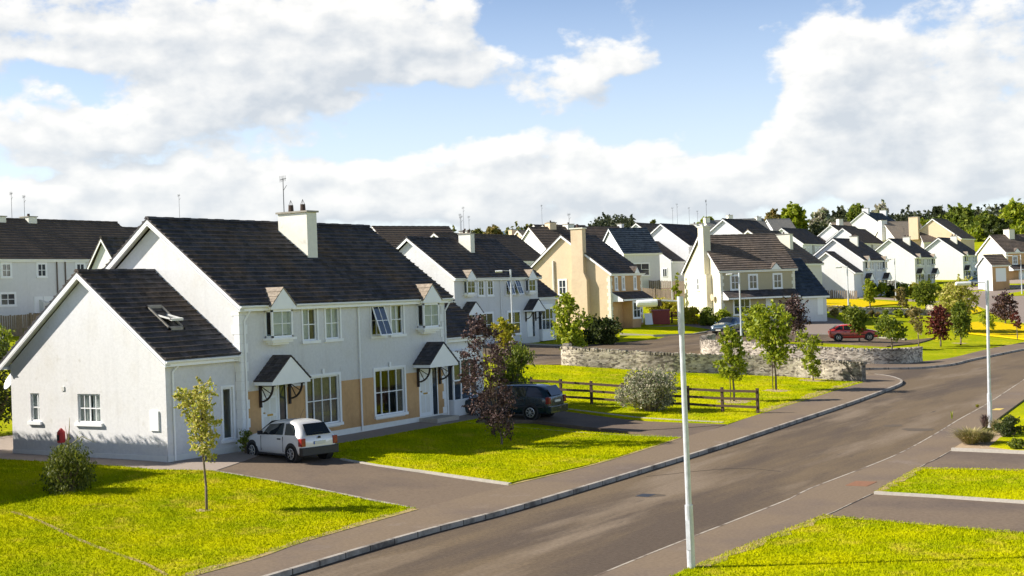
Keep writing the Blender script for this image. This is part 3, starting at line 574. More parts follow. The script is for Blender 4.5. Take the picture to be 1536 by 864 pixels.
# ------------------------------------------------------------------ houses
def wall_panel(mb, o, u, v, w, h, holes, n, depth=.09):
    """rectangular wall from corner o along u (w) and v (h), with openings [(a0,a1,b0,b1)] and reveals going against n"""
    o, u, v, n = map(Vector, (o, u, v, n))
    xs = sorted({0, w, *[c for q in holes for c in q[:2]]}); ys = sorted({0, h, *[c for q in holes for c in q[2:]]})
    for i in range(len(xs)-1):
        for j in range(len(ys)-1):
            cx, cy = (xs[i]+xs[i+1])/2, (ys[j]+ys[j+1])/2
            if any(a < cx < b and c < cy < d for a, b, c, d in holes): continue
            mb.poly([o+u*xs[i]+v*ys[j], o+u*xs[i+1]+v*ys[j], o+u*xs[i+1]+v*ys[j+1], o+u*xs[i]+v*ys[j+1]])
    for a, b, c, d in holes:
        q = [o+u*a+v*c, o+u*b+v*c, o+u*b+v*d, o+u*a+v*d]
        for i in range(4): p0, p1 = q[i], q[(i+1) % 4]; mb.poly([p0, p1, p1-n*depth, p0-n*depth])
FR = {'x': ((0,1,0), (1,0,0)), 'y': ((1,0,0), (0,-1,0))}
def window(parent, face, at, a0, a1, b0, b1, n=(2,2), surround=.09, sill=True, near=True, split=None, curtain=None, opened=False, m_s=None):
    """a window lying in local plane: face 'x' = facing +x at x=at (a along y); face '-y' = facing -y at y=at (a along x); b = height"""
    def P(a, b, d):
        return (at+d, a, b) if face == 'x' else (a, at-d, b)
    def bx(mb, a, b, c, d, d0, d1):
        p = P(a, c, d0); q = P(b, d, d1); mb.box(min(p[0], q[0]), max(p[0], q[0]), min(p[1], q[1]), max(p[1], q[1]), min(p[2], q[2]), max(p[2], q[2]))
    fr = MB(); t = .055 if near else .07; rec = -.075 if near else .0
    d0, d1 = (rec-.02, rec+.035) if near else (.0, .05)
    bx(fr, a0, a1, b0, b0+t, d0, d1); bx(fr, a0, a1, b1-t, b1, d0, d1); bx(fr, a0, a0+t, b0+t, b1-t, d0, d1); bx(fr, a1-t, a1, b0+t, b1-t, d0, d1)
    xs = split or [a0+(a1-a0)*i/n[0] for i in range(1, n[0])]
    for i, x in enumerate(xs):
        hw_ = t*.38 if not isinstance(x, tuple) else .012; x = x[0] if isinstance(x, tuple) else x; bx(fr, x-hw_, x+hw_, b0+t, b1-t, d0, d1-.006)
    for j in range(1, n[1]): y = b0+(b1-b0)*j/n[1]; bx(fr, a0+t, a1-t, y-t*.33, y+t*.33, d0+.003, d1-.010)
    f = fr.build('window', M['trim'], parent)
    gl = MB(); g0 = P(a0+.01, b0+.01, rec if near else .012); g1 = P(a1-.01, b1-.01, rec if near else .012)
    q = [P(a0+.01, b0+.01, rec if near else .012), P(a1-.01, b0+.01, rec if near else .012), P(a1-.01, b1-.01, rec if near else .012), P(a0+.01, b1-.01, rec if near else .012)]
    gl.poly(q); gl.build('pane', M['pane'] if near else M['pane_far'], f)
    if near:
        cu = MB(); w = a1-a0
        for (c0, c1, m_) in (curtain or []):
            cm = MB(); k = 12
            for i in range(k):
                xa = a0+w*(c0+(c1-c0)*i/k); xb = a0+w*(c0+(c1-c0)*(i+1)/k); da = -.13-.03*(i % 2); db = -.13-.03*((i+1) % 2)
                cm.poly([P(xa, b0, da), P(xb, b0, db), P(xb, b1, db), P(xa, b1, da)])
            cm.build('curtain', M[m_], f)
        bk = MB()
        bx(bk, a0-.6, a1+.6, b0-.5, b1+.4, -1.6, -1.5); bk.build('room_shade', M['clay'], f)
    if surround:
        s = MB(); e = surround
        bx(s, a0-e, a0, b0, b1+e, .003, .035); bx(s, a1, a1+e, b0, b1+e, .003, .035); bx(s, a0, a1, b1, b1+e, .003, .035)
        s.build('window_surround', m_s or M['trim'], f)
    if sill:
        s = MB(); bx(s, a0-.12, a1+.12, b0-.11, b0-.001, .0 if not near else -.05, .085); s.build('sill', m_s or M['trim'], f)
    if opened:
        s = MB(); pr = .42
        def Q(a, b):      # sash hinged at the top
            k = (b1-b)/(b1-b0); return Vector(P(a, b, .03+pr*k))
        def sb(a, b, c, d): s.prism([Q(a, c), Q(b, c), Q(b, d), Q(a, d)], Vector(P(0, 0, .03))-Vector(P(0, 0, 0)))
        sb(a0, a1, b0, b0+t); sb(a0, a1, b1-t, b1); sb(a0, a0+t, b0+t, b1-t); sb(a1-t, a1, b0+t, b1-t); m_ = (a0+a1)/2; sb(m_-.014, m_+.014, b0+t, b1-t); h_ = (b0+b1)/2; sb(a0+t, a1-t, h_-.014, h_+.014)
        so = s.build('open_sash', M['trim'], f)
        g = MB(); g.prism([Q(a0+t, b0+t)+Vector(P(0,0,.01))-Vector(P(0,0,0)), Q(a1-t, b0+t)+Vector(P(0,0,.01))-Vector(P(0,0,0)), Q(a1-t, b1-t)+Vector(P(0,0,.01))-Vector(P(0,0,0)), Q(a0+t, b1-t)+Vector(P(0,0,.01))-Vector(P(0,0,0))], Vector(P(0,0,.006))-Vector(P(0,0,0)))
        g.build('sash_pane', M['pane_far'], so if False else f)
    return f
def slope(mb, e0, e1, r0_, r1_, n, lift=.058, edge=.045):
    """tile courses from eave line e0-e1 up to ridge line r0-r1, each course a tilted board with a nose"""
    e0, e1, r0_, r1_ = map(Vector, (e0, e1, r0_, r1_)); nn = (e1-e0).cross(r0_-e0).normalized()
    if nn.z < 0: nn = -nn
    for i in range(n):
        a, b = i/n, (i+1)/n; L0 = e0.lerp(r0_, a); L1 = e1.lerp(r1_, a); U0 = e0.lerp(r0_, b); U1 = e1.lerp(r1_, b); up_ = nn*lift
        K0 = L0.lerp(U0, .45)+nn*lift*.12; K1 = L1.lerp(U1, .45)+nn*lift*.12; mb.poly([L0+up_, L1+up_, K1, K0]); mb.poly([K0, K1, U1+nn*.002, U0+nn*.002]); mb.poly([L0-nn*.002, L1-nn*.002, L1+up_, L0+up_])
        mb.poly([L0+up_, K0, U0+nn*.002, U0-nn*edge, L0-nn*edge]); mb.poly([L1+up_, K1, U1+nn*.002, U1-nn*edge, L1-nn*edge])
    mb.poly([e0-nn*.002, e1-nn*.002, e1-nn*edge, e0-nn*edge])
    mb.poly([e0-nn*edge, e1-nn*edge, r1_-nn*edge, r0_-nn*edge])
def gable_roof(parent, x_e0, x_r, x_e1, z_e0, z_r, z_e1, y0, y1, m, near=True, courses=None, name='roof', gutter=True, barge=True, mt=None, rake=.22):
    """ridge along y. x_e0 = front eave x (+), x_e1 = back eave x (-)"""
    mt = mt or M['trim']; mb = MB(); nf = courses or max(5, int(math.hypot(x_e0-x_r, z_r-z_e0)/(.272 if near else .36)))
    slope(mb, (x_e0, y0, z_e0), (x_e0, y1, z_e0), (x_r, y0, z_r), (x_r, y1, z_r), nf)
    slope(mb, (x_e1, y0, z_e1), (x_e1, y1, z_e1), (x_r, y0, z_r), (x_r, y1, z_r), nf)
    rf = mb.build(name, m, parent)
    rd = MB(); k = int((y1-y0)/.45)+1; L = (y1-y0)/k
    for i in range(k):
        a = y0+i*L; e = .012 if i % 2 == 0 else 0
        sec = [(x_r-.13, z_r-.03), (x_r-.06, z_r+.055+e), (x_r+.06, z_r+.055+e), (x_r+.13, z_r-.03)]
        rd.prism([(x, a, z) for x, z in sec], (0, L-.004, 0))
    rd.build('ridge_tiles', m, rf)
    if barge:
        for y in (y0+.012, y1-.052):
            for xe, ze in ((x_e0, z_e0), (x_e1, z_e1)):
                b = MB(); sx = 1 if xe > x_r else -1; dz = (z_r-ze)/(abs(xe-x_r)); xe2 = xe-sx*.02; ze2 = z_r-dz*abs(xe2-x_r)
                b.prism([(xe2, y, ze2-.05), (x_r, y, z_r-.05), (x_r, y, z_r-.05-rake), (xe2-sx*.0, y, ze2-.05-rake)], (0, .04, 0)); b.build('bargeboard', mt, parent)
                if near:
                    s = MB(); s.prism([(xe2-sx*.02, y, ze2-.07-rake*.6), (x_r, y, z_r-.07-rake*.6), (x_r, y, z_r-.09-rake*.6), (xe2-sx*.02, y, ze2-.09-rake*.6)], (0, .26 if y < (y0+y1)/2 else -.24, 0)); s.build('soffit', M['soffit'], parent)
    if gutter:
        for xe, ze, sx in ((x_e0, z_e0, 1), (x_e1, z_e1, -1)):
            g = MB(); g.box(xe-sx*.06, xe-sx*.10, y0+.03, y1-.03, ze-.25, ze-.05); g.build('fascia', mt, parent)
            g = MB(); n = 6; pts = [(xe-sx*.06+sx*.062+.062*math.cos(math.pi+math.pi*i/n), ze-.065+.075*math.sin(math.pi+math.pi*i/n)) for i in range(n+1)]
            g.prism([(x, y0+.02, z) for x, z in pts], (0, y1-y0-.04, 0)); g.build('gutter', mt, parent)
            g = MB(); g.box(xe-sx*.10, xe-sx*.34, y0+.05, y1-.05, ze-.245, ze-.225); g.build('eave_soffit', M['soffit'], parent)
    return rf
def chimney(parent, x0, x1, y0, y1, zb, zt, m, roof=None, pots=2, capm=None, near=True, pot_h=.28):
    c = MB().box(x0, x1, y0, y1, zb, zt).build('chimney', m, roof or parent)
    MB().box(x0-.07, x1+.07, y0-.07, y1+.07, zt, zt+.07).build('chimney_cap', capm or M['cap'], roof or parent)
    for i in range(pots):
        yy = y0+(y1-y0)*.5; xx = x0+(x1-x0)*(i+.7)/(pots+.4)
        p = MB().tube((xx, yy, zt+.07), (xx, yy, zt+.07+pot_h), .115, .10, 10)
        if near:
            for k in range(6): a = 2*math.pi*k/6; p.tube((xx+.09*math.cos(a), yy+.09*math.sin(a), zt+.07+pot_h), (xx, yy, zt+.27+pot_h), .006, n=4)
        p.build('chimney_pot', M['clay'], roof or parent)
    return c
def aerial(parent, x, y, z0, z1, kind=0, lean=0):
    a = MB().tube((x, y, z0), (x+lean, y, z1), .018, .014, 6)
    a.bar((x+lean-.16, y, z1-.06), (x+lean+.16, y, z1-.02), .02, .02)
    for i in range(5): xx = x+lean-.14+.07*i; a.bar((xx, y-.02, z1-.16+.01*i), (xx, y-.02, z1+.1), .010, .010)
    a.bar((x+lean, y, z1-.5), (x+lean+.18, y, z1-.3), .015, .015)
    return a.build('aerial', M['galv'] if kind else M['bumper'], parent)
def quoins(parent, corner, dirs, z0, z1, m, h=.33):
    x, y = corner; mb = MB(); z = z0; k = 0
    for sx, sy in dirs:
        z = z0; k = 0
        while z < z1-.08:
            w = .36 if k % 2 == 0 else .24; t = min(z+h-.012, z1)
            if sx: mb.box(x, x+sx*w, y-.022 if sy >= 0 else y+.022, y, z, t)    # on a -y facing wall
            else: mb.box(x, x+.022, y, y+sy*w, z, t)
            z += h; k += 1
    return mb.build('quoins', m, parent)
def porch(parent, yc, w, z0, zr, proj, near=True, m=None, rm=None):
    """small pitched canopy; ridge along x"""
    hw = w/2; mb = MB(); n = 6 if near else 4
    for s in (-1, 1): slope(mb, (-.0, yc+s*hw, z0), (proj, yc+s*hw, z0), (0, yc, zr), (proj, yc, zr), n, .02, .035)
    rf = mb.build('porch_roof', rm or M['roof_dark'], parent)
    g = MB(); g.prism([(proj-.06, yc-hw+.05, z0-.03), (proj-.06, yc+hw-.05, z0-.03), (proj-.06, yc, zr-.06)], (.03, 0, 0)); g.box(.01, proj-.03, yc-hw+.03, yc+hw-.03, z0-.15, z0-.03)
    if near:
        k = 7
        for i in range(1, k): z = z0-.03+(zr-z0)*i/k; ww = hw*(1-i/k)-.07; g.box(proj-.03, proj-.024, yc-ww, yc+ww, z-.006, z+.004)
    g.build('porch_gable', M['trim'], rf)
    for s in (-1, 1):
        b = MB(); y = yc+s*(hw-.28); b.box(.02, .10, y-.04, y+.04, z0-.95, z0-.15); b.box(.02, proj-.12, y-.03, y+.03, z0-.20, z0-.151)
        pts = [Vector((.06+(proj-.28)*math.sin(t), y, z0-.75+.58*(1-math.cos(t)))) for t in [i*math.pi/2/6 for i in range(7)]]
        for i in range(6): b.bar(pts[i], pts[i+1], .05, .06)
        if near:
            for i in (2, 4): b.bar((.09, y, z0-.2), pts[i], .025, .025)
        b.build('porch_bracket', M['iron'], rf)
    return rf
def front_door(parent, y0, y1, z0, z1, side=None, near=True):
    d = MB(); d.box(-.06, -.02, y0, y1, z0, z1) if near else d.box(.0, .04, y0, y1, z0, z1)
    o = d.build('door', M['door'], parent)
    if near:
        p = MB(); w = y1-y0
        for i in (0, 1):
            for (a, b) in ((.08, .45), (.50, .78), (.82, .95)):
                ya = y0+w*(.14+.40*i); p.box(-.02, -.012, ya, ya+w*.32, z0+(z1-z0)*a, z0+(z1-z0)*b)
        p.build('door_panels', M['trim_dull'], o)
        MB().box(-.02, .0, y0+w*.32, y0+w*.66, z0+.92, z0+.99).build('letter_box', M['brass'], o)
        MB().tube((-.02, y0+.08, z0+1.05), (.05, y0+.08, z0+1.05), .025).build('handle', M['brass'], o)
        f = MB(); f.box(-.09, .01, y0-.07, y0, z0, z1+.07); f.box(-.09, .01, y1, y1+.07, z0, z1+.07); f.box(-.09, .01, y0, y1, z1, z1+.07); f.build('door_frame', M['trim'], o)
    if side:
        s = MB(); s.box(-.05, -.03, side[0], side[1], z0, z1) if near else s.box(0, .03, side[0], side[1], z0, z1); s.build('sidelight', M['pane_far'], o)
        s = MB(); s.box(-.09, .01, side[1], side[1]+.06, z0, z1+.07); s.build('sidelight_frame', M['trim'], o)
    return o
def oriel(parent, yc, w, z0, z1, H, proj, near, rm):
    b = MB(); hw = w/2
    def seg(d0, d1, a, bb, c, d): b.box(d0, d1, a, bb, c, d)
    t = .07
    for s in (-1, 1): seg(proj-t, proj, yc+s*hw, yc+s*(hw-t), z0, z1)
    seg(proj-t, proj, yc-hw, yc+hw, z0, z0+t); seg(proj-t, proj, yc-hw, yc+hw, z1-t, z1)
    for s in (-1, 1): seg(.0, .06, yc+s*hw, yc+s*(hw-.05), z0, z1); seg(0, proj-t, yc+s*hw, yc+s*(hw-.05), z0, z0+t); seg(0, proj-t, yc+s*hw, yc+s*(hw-.05), z1-t, z1)
    m_ = yc; seg(proj-.05, proj-.012, m_-.014, m_+.014, z0+t, z1-t); h_ = (z0+z1)/2; seg(proj-.05, proj-.014, yc-hw+t, yc+hw-t, h_-.013, h_+.013)
    seg(0, proj+.02, yc-hw-.02, yc+hw+.02, z1, H-.02)
    f = b.build('bay_window', M['trim'], parent)
    g = MB(); g.poly([(proj-.03, yc-hw+.02, z0+.02), (proj-.03, yc+hw-.02, z0+.02), (proj-.03, yc+hw-.02, z1-.02), (proj-.03, yc-hw+.02, z1-.02)])
    for s in (-1, 1): y = yc+s*(hw-.03); g.poly([(.03, y, z0+.02), (proj-.04, y, z0+.02), (proj-.04, y, z1-.02), (.03, y, z1-.02)])
    g.build('pane', M['pane'] if near else M['pane_far'], f)
    if near:
        c = MB(); c.poly([(proj-.16, yc-hw*.7, z0+.1), (proj-.16, yc+hw*.75, z0+.1), (proj-.16, yc+hw*.75, z1-.05), (proj-.16, yc-hw*.7, z1-.05)]); c.build('curtain', M['curtain'], f)
    s = MB(); s.box(0, proj+.08, yc-hw-.1, yc+hw+.1, z0-.09, z0); s.box(0, proj, yc-hw+.02, yc+hw-.02, z0-.18, z0-.09); s.box(0, proj-.12, yc-hw+.12, yc+hw-.12, z0-.26, z0-.18); s.build('sill', M['trim'], f)
    # little pitched roof above
    mb = MB(); zr = H+.68; zb = H+.0; gw = hw+.14; back = -(zr-H)/.74+.25
    for s in (-1, 1): 
        e0 = Vector((.10-(zb-H)/.74+.18, yc+s*gw, zb)); e1 = Vector((proj+.10, yc+s*gw, zb)); r_0 = Vector((back, yc, zr)); r_1 = Vector((proj+.10, yc, zr)); slope(mb, e0, e1, r_0, r_1, 4 if near else 3, .02, .03)
    gr = mb.build('gablet_roof', rm, parent)
    g = MB(); g.prism([(proj+.05, yc-gw+.04, zb-.02), (proj+.05, yc+gw-.04, zb-.02), (proj+.05, yc, zr-.05)], (.03, 0, 0)); g.box(0, proj+.08, yc-gw+.04, yc+gw-.04, zb-.12, zb-.02)
    if near:
        for i in range(1, 6): z = zb+(zr-zb)*i/6; ww = gw*(1-i/6)-.06; g.box(proj+.08, proj+.086, yc-ww, yc+ww, z-.005, z+.003)
    g.build('gablet_board', M['trim'], gr)
def semi(name, label, x, y, z, rot=0, L=12.6, W=8.25, H=5.0, wall='white_render', rm='roof_dark', near=False, band=None, group=None, ext=(True, True), back=False, openw=(), chim=True, s=1.0, aer=1):
    """pair of semi-detached houses; origin at the near front corner, facade along local +y facing +x"""
    root = empty(name, (x, y, z), rot, label, 'house', group); root.scale = (s, s, s)
    k = L/12.6; wm = M[wall]; rise = .74; xr = -W/2; zr = H+.1+(W/2+.3)*rise; DEEP = -1.6
    bays = [1.85*k, 11.15*k]; hl = [(3.36, 4.16), (4.68, 5.52), (7.50, 8.30), (8.80, 9.62)]
    ups = [(a*k, b*k) for a, b in hl]; gfs = [(3.45*k, 5.35*k), (7.60*k, 9.55*k)]; doors = [(1.02*k, 1.86*k, 2.0*k, 2.28*k), (10.62*k, 11.46*k, 11.58*k, 11.86*k)]
    body = MB(); holes = []
    if near:
        holes = [(a, b, 3.66, 4.86) for a, b in ups]+[(a, b, .46, 2.28) for a, b in gfs]+[(d[0], d[3]+.0, .14, 2.14) for d in doors]+[(c-.5, c+.5, 3.98, 4.8) for c in bays]
    wall_panel(body, (0, 0, 0), (0, 1, 0), (0, 0, 1), L, H, holes, (1, 0, 0), .12)
    body.poly([(0, 0, DEEP), (0, L, DEEP), (0, L, 0), (0, 0, 0)]); body.poly([(-W, 0, DEEP), (-W, L, DEEP), (-W, L, H), (-W, 0, H)])
    for yy in (0, L): body.poly([(0, yy, DEEP), (-W, yy, DEEP), (-W, yy, H), (0, yy, H)]); body.poly([(0, yy, H), (-W, yy, H), (xr, yy, H+W/2*rise)])
    body.build('walls', wm, root)
    rf = gable_roof(root, .30, xr, -W-.30, H+.1, zr, H+.1, -.28, L+.28, M[rm], near)
    if chim: chimney(root, xr+.55*1.0, xr+2.05 if near else xr+1.7, 6.25*k, 6.85*k, zr-1.9, zr+.30, M['cream_chimney'], rf, 2, near=near)
    if chim and aer: aerial(rf, xr+.75, 6.4*k, zr+.2, zr+1.75)
    # downpipes, plinth, quoins, band
    if near:
        MB().box(.002, .03, .0, L, -.5, .16).build('plinth', M['trim_dull'], root)
        quoins(root, (0, 0), ((0, 1), (-1, 0)), .1, H-.15, M['quoin_white']); quoins(root, (0, L), ((0, -1),), .1, H-.15, M['quoin_white'])
    if band:
        b = MB(); bh = [(a-.0, c+.0, .46-.16, 2.28) for a, c in gfs]+[(d[0]-.07, d[3]+.06, .16, 2.2) for d in doors]; y0_, y1_ = .26*k, L-.26*k
        hs = [(a-y0_, c-y0_, d-.16, e-.16) for a, c, d, e in [(q[0], q[1], max(q[2], .1601), min(q[3], 2.02)) for q in bh]]
        wall_panel(b, (.006, y0_, .16), (0, 1, 0), (0, 0, 1), y1_-y0_, 2.02-.16, hs, (1, 0, 0), .006); b.build('painted_band', M[band], root)
    dp = MB().tube((.07, 6.62*k, .0), (.07, 6.62*k, H-.2), .036, n=8); dp.tube((.07, 6.62*k, H-.2), (.24, 6.62*k, H-.02), .036, n=8); dp.build('downpipe', M['trim'], root)
    if near:
        d2 = MB().tube((.07, .18, .0), (.07, .18, H-.5), .034, n=8); d2.tube((.07, .18, H-.5), (.24, .30, H-.12), .034, n=8); d2.build('downpipe', M['trim'], root)
        d2 = MB().tube((.07, L-.05, .0), (.07, L-.05, H-.5), .034, n=8); d2.tube((.07, L-.05, H-.5), (.22, L+.14, H-.1), .034, n=8); d2.build('downpipe', M['trim'], root)
    for i, (a, b) in enumerate(ups):
        window(root, 'x', 0, a, b, 3.66, 4.86, (2, 2), .08, True, near, curtain=[((.0, .66, 'curtain'), (.7, 1, 'curtain_dark')), ((.0, 1, 'curtain'),), ((0, .3, 'curtain_dark'),), ((0, .8, 'curtain'),)][i] if near else None, opened=(i in openw))
    for i, (a, b) in enumerate(gfs):
        w = b-a; window(root, 'x', 0, a, b, .46, 2.28, (3, 2), .10, True, near, split=[a+w*.24, (a+w*.5,), a+w*.76] if near else [a+w*.5], curtain=[((0, .22, 'curtain_dark'), (.26, .98, 'curtain_dark')), ((.78, 1, 'curtain_dark'),)][i] if near else None)
        if near: MB().box(.036, .06, (a+b)/2-.06, (a+b)/2+.06, 2.36, 2.56).build('keystone', M['trim'], root)
    for d in doors: front_door(root, d[0], d[1], .14, 2.14, (d[2], d[3]), near)
    for c in (1.66*k, 11.24*k): porch(root, c, 2.12, 2.36, 3.24, .88, near)
    for c in bays: oriel(root, c, 1.12, 3.86, 4.86, H, .36, near, M['roof_tan'] if not near else M['roof_tan'])
    if near:
        MB().box(.03, .95, doors[1][0]-.15, doors[1][3]+.2, -.3, .10).build('door_step', M['kerb_pale'], root)
        MB().box(.03, .95, doors[0][0]-.15, doors[0][3]+.2, -.3, .10).build('door_step', M['kerb_pale'], root)
    # single-storey wings at the two ends
    for e, s_ in zip(ext, (-1, 1)):
        if not e: continue
        eh, ed = 3.2, 3.32; ya, yb = (-ed, 0) if s_ < 0 else (L, L+ed); yo = ya if s_ < 0 else yb; xf, xb = -.27, -8.08; exr = (xf+xb)/2+.05; ezr = 6.46
        wb = MB(); 
        gh = [(-7.05-xb, -6.58-xb, 1.2, 2.2), (-4.58-xb, -3.44-xb, 1.2, 2.2)] if (near and s_ < 0) else []
        if s_ < 0:
            wall_panel(wb, (xb, ya, 0), (1, 0, 0), (0, 0, 1), xf-xb, eh, gh, (0, -1, 0), .14)
        else: wb.poly([(xb, yb, 0), (xf, yb, 0), (xf, yb, eh), (xb, yb, eh)])
        fh = [(1.42, 2.0, .42, 2.22), (2.62, 3.12, .42, 2.22)] if (near and s_ < 0) else []
        wall_panel(wb, (xf, ya, 0), (0, 1, 0), (0, 0, 1), yb-ya, eh, fh, (1, 0, 0), .12)
        wb.poly([(xb, ya, 0), (xb, yb, 0), (xb, yb, eh), (xb, ya, eh)])
        wb.poly([(xb, yo, DEEP), (xf, yo, DEEP), (xf, yo, 0), (xb, yo, 0)]); wb.poly([(xf, ya, DEEP), (xf, yb, DEEP), (xf, yb, 0), (xf, ya, 0)])
        wb.poly([(xb, yo, eh), (xf, yo, eh), (exr, yo, ezr-.27)])
        wb.build('wing_walls', wm, root)
        yy0, yy1 = (ya-.26, -.003) if s_ < 0 else (L+.003, yb+.26)
        gable_roof(root, 0.02, exr, xb-.28, 3.38, ezr, 3.30, yy0, yy1, M[rm], near, name='wing_roof')
        if near and s_ < 0:
            window(root, '-y', ya, -7.05, -6.58, 1.2, 2.2, (2, 2), 0, True, True, split=[(-6.72,)], curtain=[(.0, .45, 'curtain'), (.6, 1, 'curtain')])
            window(root, '-y', ya, -4.58, -3.44, 1.2, 2.2, (2, 2), 0, True, True, split=[(-4.29,), -4.01, (-3.72,)], curtain=[(0, .12, 'curtain'), (.25, .42, 'curtain'), (.55, 1, 'curtain')])
            window(root, 'x', xf, ya+1.42, ya+2.0, .42, 2.22, (1, 1), .08, True, True, curtain=[(0, .5, 'curtain')]); window(root, 'x', xf, ya+2.62, ya+3.12, .42, 2.22, (1, 1), .08, True, True, curtain=[(0, .4, 'curtain')])
            p = MB(); p.box(xb, xf+.02, ya-.03, ya-.002, -.4, .17); p.box(xf+.002, xf+.03, ya-.03, 0, -.4, .17); p.build('plinth', M['trim_dull'], root)
            MB().box(-1.02, -.62, ya-.05, ya-.001, 1.0, 1.66).build('meter_box', M['trim'], root)
            MB().box(-5.36, -5.22, ya-.03, ya-.001, 2.30, 2.45).build('wall_vent', M['soffit'], root)
            d = MB().tube((xf+.06, ya+.28, 0), (xf+.06, ya+.28, 2.95), .034, n=8); d.tube((xf+.06, ya+.28, 2.95), (xf+.20, ya+.5, 3.2), .034, n=8); d.build('downpipe', M['trim'], root)
            # satellite dish at the back corner
            dd = MB(); c_ = Vector((xb-.28, ya+.25, 2.62)); nrm = Vector((-.25, -.75, .45)).normalized(); ux = nrm.cross(Vector((0, 0, 1))).normalized(); uy = nrm.cross(ux)
            prev = None
            for rr_, dz in ((0, 0), (.14, .012), (.26, .035), (.37, .075)):
                ring = [c_+ux*math.cos(t)*rr_+uy*math.sin(t)*rr_+nrm*dz for t in [2*math.pi*i/20 for i in range(20)]]
                if prev:
                    for i in range(20): dd.poly([prev[i], prev[(i+1) % 20], ring[(i+1) % 20], ring[i]])
                prev = ring
            dd.tube(c_, (xb, ya+.3, 2.5), .02); dd.build('satellite_dish', M['galv'], root)
            # skylight, its sash tipped open
            sl = (ezr-3.38)/(0.02-exr); f0 = lambda xx, d=0: ezr-(xx-exr)*sl+d
            xa, xc = -2.28, -1.18; y_a, y_b = ya+1.16, ya+1.86; fr = MB()
            for (p, q, w_) in ((y_a, y_a+.07, 0), (y_b-.07, y_b, 0)): fr.prism([(xa, p, f0(xa, .02)), (xc, p, f0(xc, .02)), (xc, p, f0(xc, .11)), (xa, p, f0(xa, .11))], (0, q-p, 0))
            for (p, q) in ((xa, xa+.08), (xc-.08, xc)): fr.prism([(p, y_a, f0(p, .02)), (q, y_a, f0(q, .02)), (q, y_a, f0(q, .11)), (p, y_a, f0(p, .11))], (0, y_b-y_a, 0))
            sk = fr.build('skylight', M['cap'], root)
            h = MB(); h.poly([(xa, y_a, f0(xa, .045)), (xc, y_a, f0(xc, .045)), (xc, y_b, f0(xc, .045)), (xa, y_b, f0(xa, .045))]); h.build('opening', M['bumper'], sk)
            xm = (xa+xc)/2; zm = f0(xm, .10); an = math.atan(sl)-R(24); hl_ = .58; c, s2 = math.cos(an), math.sin(an); sm = MB(); P0 = (xm-c*hl_, zm+s2*hl_); P1 = (xm+c*hl_, zm-s2*hl_)
            for (p, q) in ((y_a+.08, y_a+.14), (y_b-.14, y_b-.08)): sm.prism([(P0[0], p, P0[1]), (P1[0], p, P1[1]), (P1[0], p, P1[1]+.05), (P0[0], p, P0[1]+.05)], (0, q-p, 0))
            sm.prism([(P1[0]-.1, y_a+.08, P1[1]+.0), (P1[0], y_a+.08, P1[1]-.03), (P1[0]+.02, y_a+.08, P1[1]+.05), (P1[0]-.08, y_a+.08, P1[1]+.08)], (0, y_b-y_a-.16, 0))
            sh = sm.build('skylight_sash', M['trim_dull'], sk)
            g = MB(); g.poly([(P0[0], y_a+.1, P0[1]+.02), (P1[0], y_a+.1, P1[1]+.02), (P1[0], y_b-.1, P1[1]+.02), (P0[0], y_b-.1, P0[1]+.02)]); g.build('skylight_pane', M['pane_far'], sk)
        if s_ > 0:
            # bay window in the wing's front wall
            b = MB(); y_0, y_1 = L+.30, L+2.15; pj = .42; xf_ = xf
            b.box(xf_, xf_+pj, y_0, y_1, -.3, .58); b.box(xf_, xf_+pj+.06, y_0-.06, y_1+.06, .58, .66); b.box(xf_, xf_+pj, y_0, y_1, 2.32, 2.75)
            for yy in (y_0, y_0+(y_1-y_0)*.3, y_0+(y_1-y_0)*.68, y_1-.07): b.box(xf_+pj-.07, xf_+pj, yy, yy+.07, .66, 2.32)
            b.box(xf_, xf_+.07, y_0, y_0+.07, .66, 2.32); b.box(xf_+pj-.06, xf_+pj-.01, y_0, y_1, 1.45, 1.51); b.build('bay_window', M['trim'], root)
            g = MB(); g.box(xf_+.05, xf_+pj-.03, y_0+.03, y_1-.03, .6, 2.4); g.build('bay_pane', M['pane_far'], root)
    if back:
        pass
    return root
